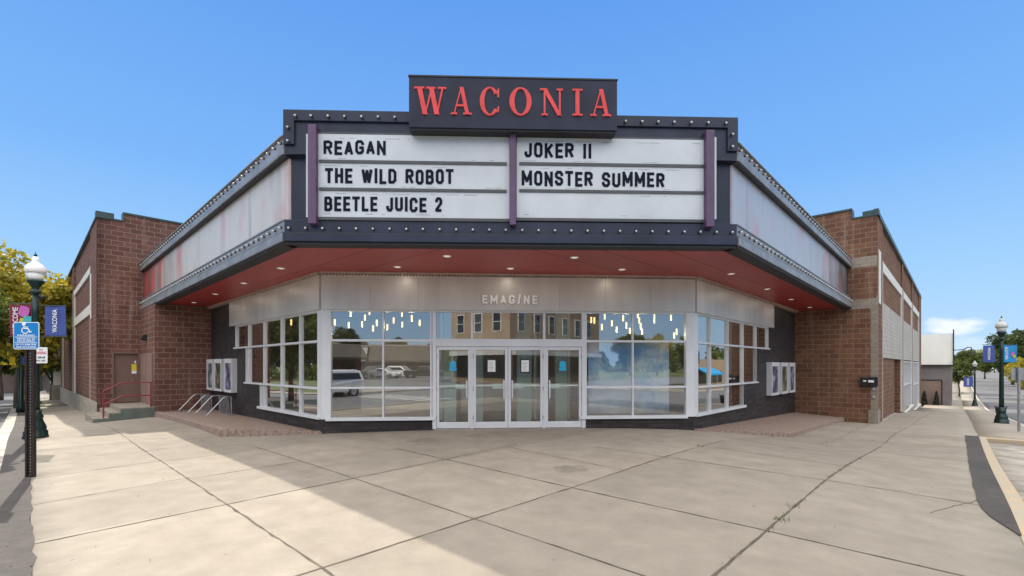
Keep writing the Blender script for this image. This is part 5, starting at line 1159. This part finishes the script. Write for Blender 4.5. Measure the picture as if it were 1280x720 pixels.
# white fronted building, right
bz = Z0(P(68, 1)) - .3
fw = Fr(P(66.6, .25), L, -R); KB = thing('shop_building', 'grey shop with tall white upper wall and dark doorway, beyond the theater', 'building')
zW0 = EYE + .1; zW1 = EYE + 3.35
g = MB(); g.fb(fw, .1, 9, -14, -.05, bz - 1, zW0); g.build('wall', 'grey_bldg', KB)
g = MB(); g.fb(fw, -.05, 9.2, -14.1, .08, zW0, zW1); g.build('upper_wall', 'white_bldg', KB)
g = MB(); g.fb(fw, -.1, 9.2, .08, .25, zW0 - .12, zW0 - .002); g.fb(fw, -.10, .0, .08, .2, zW0, zW1 + .4); g.build('trim', 'dark_metal', KB)
g = MB(); g.fb(fw, .9, 2.6, -.052, .01, bz + .1, bz + 2.9); dk = g.build('doorway', 'tan_bldg', KB); g = MB(); g.fb(fw, .8, .9, -.05, .05, bz, bz + 3); g.fb(fw, 2.6, 2.7, -.05, .05, bz, bz + 3); g.fb(fw, .9, 2.6, -.05, .05, bz + 2.9, bz + 3); g.build('frame', 'dark_metal', dk)
g = MB(); g.fb(fw, 3.4, 3.6, -.05, .3, bz, zW0 - .12); g.build('pilaster', 'white_trim', KB)
g = MB(); g.fb(fw, 3.6, 9, 0, .6, bz - .5, zW0 - .6); g.build('side_wall', 'tan_bldg', KB)
g = MB(); g.fb(fw, 3.2, 9, .6, 1.6, bz - .5, bz + .55); g.build('low_wall', 'brown_steel', KB)
GL = thing('gooseneck_lamp', 'black gooseneck wall lamp at the edge of the white upper wall', 'wall lamp'); g = MB(); c_ = fw.p(-.05, .0); g.tube([(c_[0], c_[1], EYE + 1.6), (c_[0] + .8, c_[1] - .2, EYE + 1.65), (c_[0] + 1.2, c_[1] - .3, EYE + 1.9), (c_[0] + 1.5, c_[1] - .35, EYE + 1.85), (c_[0] + 1.55, c_[1] - .36, EYE + 1.5)], .05, 6); g.build('arm', 'black', GL); g = MB(); g.lathe([(.22, EYE + 1.2), (.16, EYE + 1.4), (.06, EYE + 1.55)], c_[0] + 1.55, c_[1] - .36, 12); g.build('shade', 'black', GL)
M['conifer'] = plain('dark_shrub', (.02, .032, .018), .9, 0, .3, 9)
for i, a in enumerate((1.25, 2.2)):
    c_ = fw.p(a, .5); t = thing('potted_shrub', ['narrow potted shrub on the left in the dark doorway', 'narrow potted shrub on the right in the dark doorway'][1 - i], 'potted plant', 'potted shrubs', (c_[0], c_[1], bz)); g = MB(); g.lathe([(.2, 0), (.28, .5), (.3, .52), (.24, .53)], 0, 0, 14); g.build('pot', 'planterpot', t)
    g = MB()
    for k in range(500): zz_ = rnd.random(); r_ = .26 * (1 - zz_) ** .6 * rnd.uniform(.5, 1.1); a2 = rnd.uniform(0, 6.28); c3 = Vector((r_ * math.cos(a2), r_ * math.sin(a2), .5 + zz_ * 1.3)); d1 = Vector((rnd.gauss(0, 1), rnd.gauss(0, 1), rnd.gauss(0, 1))).normalized() * .07; d2 = d1.orthogonal().normalized() * .05; g.add([c3 - d1, c3 + d2, c3 + d1, c3 - d2], [(0, 1, 2, 3)])
    g.build('foliage', 'conifer', t, recalc=False)
# small porch building far left
PB = thing('porch', 'small white porch roof on a stone column beyond the left theater wall', 'porch'); c_ = V2(*at(71.5, 43)); zg_ = Z0(c_)
g = MB(); g.prism([c_ + R * .35 + L * .35, c_ + R * .35 - L * .35, c_ - R * .35 - L * .35, c_ - R * .35 + L * .35], zg_ - .3, zg_ + 1.4); g.build('column_base', 'found', PB); g = MB(); g.prism([c_ + R * .25 + L * .25, c_ + R * .25 - L * .25, c_ - R * .25 - L * .25, c_ - R * .25 + L * .25], zg_ + 1.4, EYE + 2.5); g.build('column', 'white_bldg', PB)
g = MB(); g.prism([c_ + R * 7 + L * 6, c_ + R * 7 - L * .6, c_ - R * .6 - L * .6, c_ - R * .6 + L * 6], EYE + 2.5, EYE + 2.85); g.build('beam', 'white_trim', PB)
g = MB(); top = EYE + 4.6; p4 = [c_ + R * 7.2 + L * 6, c_ + R * 7.2 - L * .8, c_ - R * .8 - L * .8, c_ - R * .8 + L * 6]; r1 = c_ + R * 3.2 - L * .8; r2 = c_ + R * 3.2 + L * 6; zr = EYE + 2.851
g.add([(*q, zr) for q in p4] + [(*r1, top), (*r2, top)], [(0, 1, 2, 3), (1, 4, 2), (0, 3, 5), (0, 5, 4, 1), (3, 2, 4, 5)]); g.build('roof', 'shingle', PB)
g = MB(); g.prism([c_ + R * 1.5 + L * 3, c_ + R * 7 + L * 3, c_ + R * 7 + L * 6, c_ + R * 1.5 + L * 6], zg_ - .5, EYE + 2.5); g.build('wall', 'redbrick', PB)
# far left small pole banners, houses
FB = thing('street_lamp', 'distant lamp with small yellow and blue banners at the left street', 'street lamp', 'street lamps', (*at(26, 26), H(*at(26, 26))))
s = 26 / FPX; z_ = lambda y: EYE - (y - 457) * s - H(*at(26, 26)); x_ = lambda x: (x - 26) * s
g = MB(); g.smooth = True; g.lathe([(.2, 0), (.2, .3), (.1, .6), (.07, 3.2)], 0, 0, 14); g.build('pole', 'lamp_green', FB)
g = MB(); g.fb(SF, x_(12), x_(19), 0, .01, z_(455), z_(446)); g.build('banner', 'yellow', FB); g = MB(); g.fb(SF, x_(24) + .1, x_(31.5), 0, .01, z_(455), z_(446)); g.build('banner', 'bblue', FB)
g = MB(); g.tube([(x_(12), 0, z_(446)), (x_(31), 0, z_(446))], .015, 5); g.build('banner_arms', 'lamp_green', FB)
def house(px, dep, w, h, lab, matw='white_bldg', rot=0):
    x, y = at(px, dep); z0 = H(x, y); T = thing('house', lab, 'house', 'houses along the far streets', (x, y, z0), rot)
    g = MB(); g.box(-w / 2, w / 2, 0, 8, -1, h); g.build('wall', matw, T)
    g = MB(); g.add([(-w / 2 - .4, -.4, h), (w / 2 + .4, -.4, h), (w / 2 + .4, 8.4, h), (-w / 2 - .4, 8.4, h), (-w / 2 - .4, 4, h + 2.2), (w / 2 + .4, 4, h + 2.2)], [(0, 1, 5, 4), (3, 4, 5, 2), (0, 4, 3), (1, 2, 5), (0, 3, 2, 1)]); g.build('roof', 'shingle', T)
    for k in range(3):
        xx_ = -w / 2 + w * (k + .5) / 3; g = MB(); g.box(xx_ - .5, xx_ + .5, -.05, .05, 1, 2.2); f_ = g.build('window', 'white_trim', T); g = MB(); g.box(xx_ - .42, xx_ + .42, -.07, -.051, 1.08, 2.12); g.build('pane', 'dkglass', f_)
    return T
house(1236, 190, 9, 3, 'small far house near the far right street'); house(2, 80, 12, 3, 'white house behind the trees, far left'); house(-60, 66, 12, 3.2, 'tan house beyond the left picture edge', 'tan_bldg')

# ------------------------------------------------------------------ the far side of the crossing (shows in the glass)
def windows_on(fr, T, xs, z0, z1, w, matf='white_trim'):
    for x in xs:
        g = MB(); g.fb(fr, x - w / 2, x + w / 2, -.05, .06, z0, z1); f_ = g.build('window', matf, T); g = MB(); g.fb(fr, x - w / 2 + .09, x + w / 2 - .09, .061, .07, z0 + .09, (z0 + z1) / 2 - .03); g.fb(fr, x - w / 2 + .09, x + w / 2 - .09, .061, .07, (z0 + z1) / 2 + .03, z1 - .09); g.build('pane', 'dkglass', f_)
K = P(-14, -19.8)
CB = thing('corner_building', 'two storey tan brick building across the crossing, seen mirrored in the entrance glass', 'building')
g = MB(); g.prism([K, K - R * 9, K - R * 9 - L * 20, K - L * 20], -.6, 9.2); g.build('wall', 'tan', CB)
g = MB(); kk = K + R * .15 + L * .15; g.prism([kk, K - R * 9.15 + L * .15, K - R * 9.15 - L * 20, kk - L * 20.3], 9.2, 9.6); g.build('cornice', 'tan_bldg', CB)
f1_ = Fr(K, -R, L); f2_ = Fr(K, -L, R)
windows_on(f1_, CB, (1.8, 4.6, 7.4), 5.6, 7.8, 1.2); windows_on(f2_, CB, (2, 5, 8, 11, 14, 17), 5.6, 7.8, 1.2)
for fr_, ln in ((f1_, 9), (f2_, 20)):
    g = MB(); g.fb(fr_, .5, ln - .5, .0, .08, .5, 3.0); w_ = g.build('shop_front', 'dark_metal', CB); g = MB(); k = 0
    while .7 + k * 2 < ln - 1.5: g.fb(fr_, .7 + k * 2, .7 + k * 2 + 1.8, .081, .09, .7, 2.8); k += 1
    g.build('pane', 'dkglass', w_); g = MB(); g.fb(fr_, .3, ln - .3, 0.0, .6, 3.0, 3.5); g.build('sign_band', 'white_trim', CB)
def shop(u0, u1, v0, v1, h, mat, lab, facing):
    T = thing('shop_building', lab, 'building', 'shops across the crossing'); poly = [P(u0, v0), P(u1, v0), P(u1, v1), P(u0, v1)]; gz = min(0, Z0(sum(poly) / 4)); h = h + gz; g = MB(); g.prism(poly, -.9 + gz, h); g.build('wall', mat, T)
    fr_ = Fr(P(u1, v0), L, R) if facing == 'R' else Fr(P(u0, v1), R, L); ln = (v1 - v0) if facing == 'R' else (u1 - u0)
    g = MB(); k = 0
    while .8 + k * 2.4 < ln - 2: g.fb(fr_, .8 + k * 2.4, 2.8 + k * 2.4, .0, .05, .6 + gz, 2.6 + gz); k += 1
    g.build('shop_window', 'dkglass', T); return T, fr_, ln
def awning(T, fr_, a0, a1, z0, z1, dep, mat):
    g = MB(); g.add([fr_.c(a0, 0, z1), fr_.c(a1, 0, z1), fr_.c(a1, dep, z0), fr_.c(a0, dep, z0), fr_.c(a0, 0, z1 - .15), fr_.c(a1, 0, z1 - .15), fr_.c(a1, dep, z0 - .3), fr_.c(a0, dep, z0 - .3)], [(0, 1, 2, 3), (7, 6, 5, 4), (0, 4, 5, 1), (1, 5, 6, 2), (2, 6, 7, 3), (3, 7, 4, 0)]); g.build('awning', mat, T)
T, f_, ln = shop(-44, -36, -16, -6, 4.6, 'redbrick', 'red brick shop with shingled awning across the parking lot', 'R'); awning(T, f_, 0, ln, 2.9, 4.6, 1.6, 'shingle')
T, f_, ln = shop(-46, -37, -5.5, 5, 5.2, 'tan', 'tan shop with white sign band across the parking lot', 'R'); awning(T, f_, 0, ln, 3.2, 3.9, 1.2, 'white_bldg')
T, f_, ln = shop(-47, -38, 5.6, 16, 4.4, 'white_bldg', 'white shop across the parking lot', 'R'); awning(T, f_, 0, ln, 3.0, 4.0, 1.3, 'grey_metal')
T, f_, ln = shop(78, 92, -34, -21, 4.8, 'tan', 'tan shop with bright blue awning across the right street', 'L'); awning(T, f_, 1, 8, .5, 1.5, 1.8, 'teal')
T, f_, ln = shop(8, 24, -36, -21, 4.4, 'white_bldg', 'low white building across the right street', 'L')
def row_shop(x0, x1, y, h, mat, lab, awn, az):
    T = thing('shop_building', lab, 'building', 'shops across the crossing'); g = MB(); g.prism([V2(x0, y - 9), V2(x1, y - 9), V2(x1, y), V2(x0, y)], -.9, h); g.build('wall', mat, T)
    fr_ = Fr((x1, y), (-1, 0), (0, 1)); ln = x1 - x0; g = MB(); k = 0
    while .5 + k * 1.9 < ln - 1.6: g.fb(fr_, .5 + k * 1.9, 2.1 + k * 1.9, 0, .05, .6, 2.5); k += 1
    g.build('shop_window', 'dkglass', T); awning(T, fr_, 0.1, ln - .1, az[0], az[1], az[2], awn)
    g = MB(); g.fb(fr_, -.05, ln + .05, -.4, .08, h, h + .2); g.build('parapet_cap', 'found', T)
row_shop(-29, -19.6, -53, 5.4, 'tan', 'tan shop with white sloped awning behind the parked row', 'white_bldg', (3.0, 4.3, 1.5))
row_shop(-19.4, -15, -53, 5.0, 'redbrick', 'narrow red brick shop with grey metal awning behind the parked row', 'grey_metal', (2.8, 4.9, 1.8))
row_shop(-14.8, -3, -53, 5.1, 'redbrick', 'wide brick shop with brown shingled awning behind the parked row', 'shingle', (2.7, 5.2, 2.2))
CT = thing('shipping_container', 'dark blue corrugated container across the right street', 'container'); fc = Fr(P(72, -21), R, L); g = MB()
for k in range(14): g.fb(fc, k * .3, k * .3 + .15, -2.4, .0, -2.8, .6); g.fb(fc, k * .3 + .15, k * .3 + .3, -2.4, -.04, -2.8, .6)
g.build('container_wall', 'container', CT)

# ------------------------------------------------------------------ cars
M['carglass'] = plain('car_glass', (.015, .018, .02), .05, 0, .02); M['taillight'] = plain('tail_light', (.4, .01, .01), .2); M['headlight'] = plain('head_light', (.7, .7, .7), .1)
def car(u, v, yaw, kind, col, lab):
    M['paint'] = plain('car_paint_' + kind, col, .25, .2, .03, 1); M['paint'].node_tree.nodes["Principled BSDF"].inputs['Coat Weight'].default_value = .7
    p = P(u, v); T = thing('parked_car', lab, 'car', 'cars parked across the crossing', (p[0], p[1], Z0(p) - .02 if u < -14 else Z0(p) - .14), yaw)
    suv = [(-2.25, .45), (-2.3, .9), (-2.2, 1.1), (-2.05, 1.62), (-1.7, 1.72), (.2, 1.72), (1.0, 1.12), (2.0, 1.0), (2.28, .8), (2.3, .45)]
    pick = [(-2.7, .5), (-2.7, 1.12), (-.75, 1.14), (-.62, 1.7), (.55, 1.75), (1.25, 1.2), (2.4, 1.1), (2.65, .9), (2.68, .5)]
    sed = [(-2.3, .4), (-2.32, .85), (-2.0, .98), (-1.3, 1.05), (-.7, 1.42), (.4, 1.45), (1.15, 1.0), (2.1, .86), (2.3, .65), (2.3, .4)]
    pr_ = {'suv': suv, 'pickup': pick, 'sedan': sed}[kind]; belt = {'suv': 1.12, 'pickup': 1.16, 'sedan': .98}[kind]; half = .9
    ps = [(x, z) for x, z in pr_] + [(2.05, .3), (-2.05, .3)]
    g = MB(); n = len(ps); vs = []
    for y, k, ki in ((-half, 1, 0), (-half * .94, 1, 1), (half * .94, 1, 1), (half, 1, 0)):
        for x, z in ps:
            inset = .17 * max(0, (z - belt)) / .6; yy = y * (1 - inset) ; xs_ = x * (1 if ki else .985); vs.append((xs_, yy, z if ki else z - (.03 if z > .6 else -.03)))
    fs = [tuple(range(n)), tuple(range(3 * n, 4 * n))[::-1]] + [(r_ * n + i, r_ * n + (i + 1) % n, (r_ + 1) * n + (i + 1) % n, (r_ + 1) * n + i) for r_ in range(3) for i in range(n)]
    g.add(vs, fs); body = g.build('body', 'paint', T, .03)
    ii = [i for i, (x, z) in enumerate(pr_) if z > belt + .2]; xa, xb = pr_[ii[0]][0] + .12, pr_[ii[-1]][0]; za = pr_[ii[0]][1]; xf = pr_[ii[-1] + 1][0] - .15
    for s_ in (-1, 1):
        g = MB(); yb = s_ * (half + .004); yt = s_ * (half * (1 - .17 * (za - .1 - belt) / .6) + .004); g.add([(xa - .05, yb, belt), (xf, yb, belt), (xb, yt, za - .1), (xa + .05, yt, za - .1), (xa - .05, yb * .97, belt), (xf, yb * .97, belt), (xb, yt * .97, za - .1), (xa + .05, yt * .97, za - .1)], [(0, 1, 2, 3), (7, 6, 5, 4), (0, 4, 5, 1), (1, 5, 6, 2), (2, 6, 7, 3), (3, 7, 4, 0)]); g.build('side_window', 'carglass', T)
    x0_, z0_ = pr_[ii[-1]]; x1_, z1_ = pr_[ii[-1] + 1]; g = MB(); off = .012; g.add([(x0_ + off + .03, -.68, z0_ - .03 + off), (x1_ - .03 + off, -.8, z1_ + .03 + off), (x1_ - .03 + off, .8, z1_ + .03 + off), (x0_ + off + .03, .68, z0_ - .03 + off)], [(0, 1, 2, 3)]); g.build('windscreen', 'carglass', T)
    wx = 1.42 if kind != 'pickup' else 1.7
    for x in (-wx, wx):
        for s_ in (-1, 1):
            g = MB(); g.smooth = False; g.tube([(x, s_ * .70, .34), (x, s_ * .925, .34)], .34, 20); w_ = g.build('wheel', 'rubber', T); g = MB(); g.tube([(x, s_ * .91, .34), (x, s_ * .932, .34)], .22, 14); g.build('rim', 'rim', w_)
    for s_ in (-1, 1):
        xe = pr_[-2][0]; g = MB(); g.box(xe - .12, xe + .01, s_ * .7 - .14, s_ * .7 + .14, .66, .80); g.build('headlight', 'headlight', T); xe = pr_[0][0]; g = MB(); g.box(xe - .05, xe + .06, s_ * .76 - .1, s_ * .76 + .1, .75, 1.0); g.build('taillight', 'taillight', T)
aL_ = math.atan2(L[1], L[0]); aR_ = math.atan2(R[1], R[0])
def car_xy(x, y, yaw, kind, col, lab): q = V2(x, y); car(float(q @ R), float(q @ L), yaw, kind, col, lab)
car_xy(-17.9, -42.5, 1.9, 'suv', (.70, .70, .72), 'white suv at the end of the parked row, beside the silver pickup')
car_xy(-15.3, -40.9, 2.6, 'pickup', (.32, .30, .28), 'silver grey pickup in the row across the crossing')
car_xy(-12.9, -43.6, 2.0, 'suv', (.02, .02, .022), 'black suv between silver pickup and white sedan')
car_xy(-10.9, -41.2, .4, 'sedan', (.75, .75, .76), 'white sedan in the row across the crossing')
car_xy(-8.6, -43.2, .5, 'suv', (.74, .74, .75), 'white suv beside the black pickup')
car_xy(-5.4, -41.2, .2, 'pickup', (.015, .015, .017), 'black pickup in the row across the crossing')
car(-30, 4, aR_, 'sedan', (.4, .42, .45), 'silver sedan alone in the parking lot')
car(-12.0 + 1.9, 3.5, aL_, 'suv', (.78, .78, .76), 'white suv parked at the far curb of the left street')
car(-12.0 + 1.9, 10, aL_, 'sedan', (.45, .47, .5), 'silver sedan parked behind the white suv, left street')
car(10, -16, aR_, 'sedan', (.05, .08, .2), 'dark blue sedan parked across the right street')
# crosswalk bars on both streets at the crossing
g = MB()
for k in range(8):
    for (ua, ub, va, vb) in ((-1.9 - k * 1.1, -1.4 - k * 1.1, -.3, 2.4),):
        q_ = [P(ua, va), P(ub, va), P(ub, vb), P(ua, vb)]; g.add([(*c__, Z0(c__) - .13) for c__ in q_], [(0, 1, 2, 3)])
M['paintw'] = plain('worn_white_road_paint', (.55, .54, .50), .8, 0, .3, 4)
tag(g.build('crosswalk_marking', 'paintw', recalc=False), kind='structure')
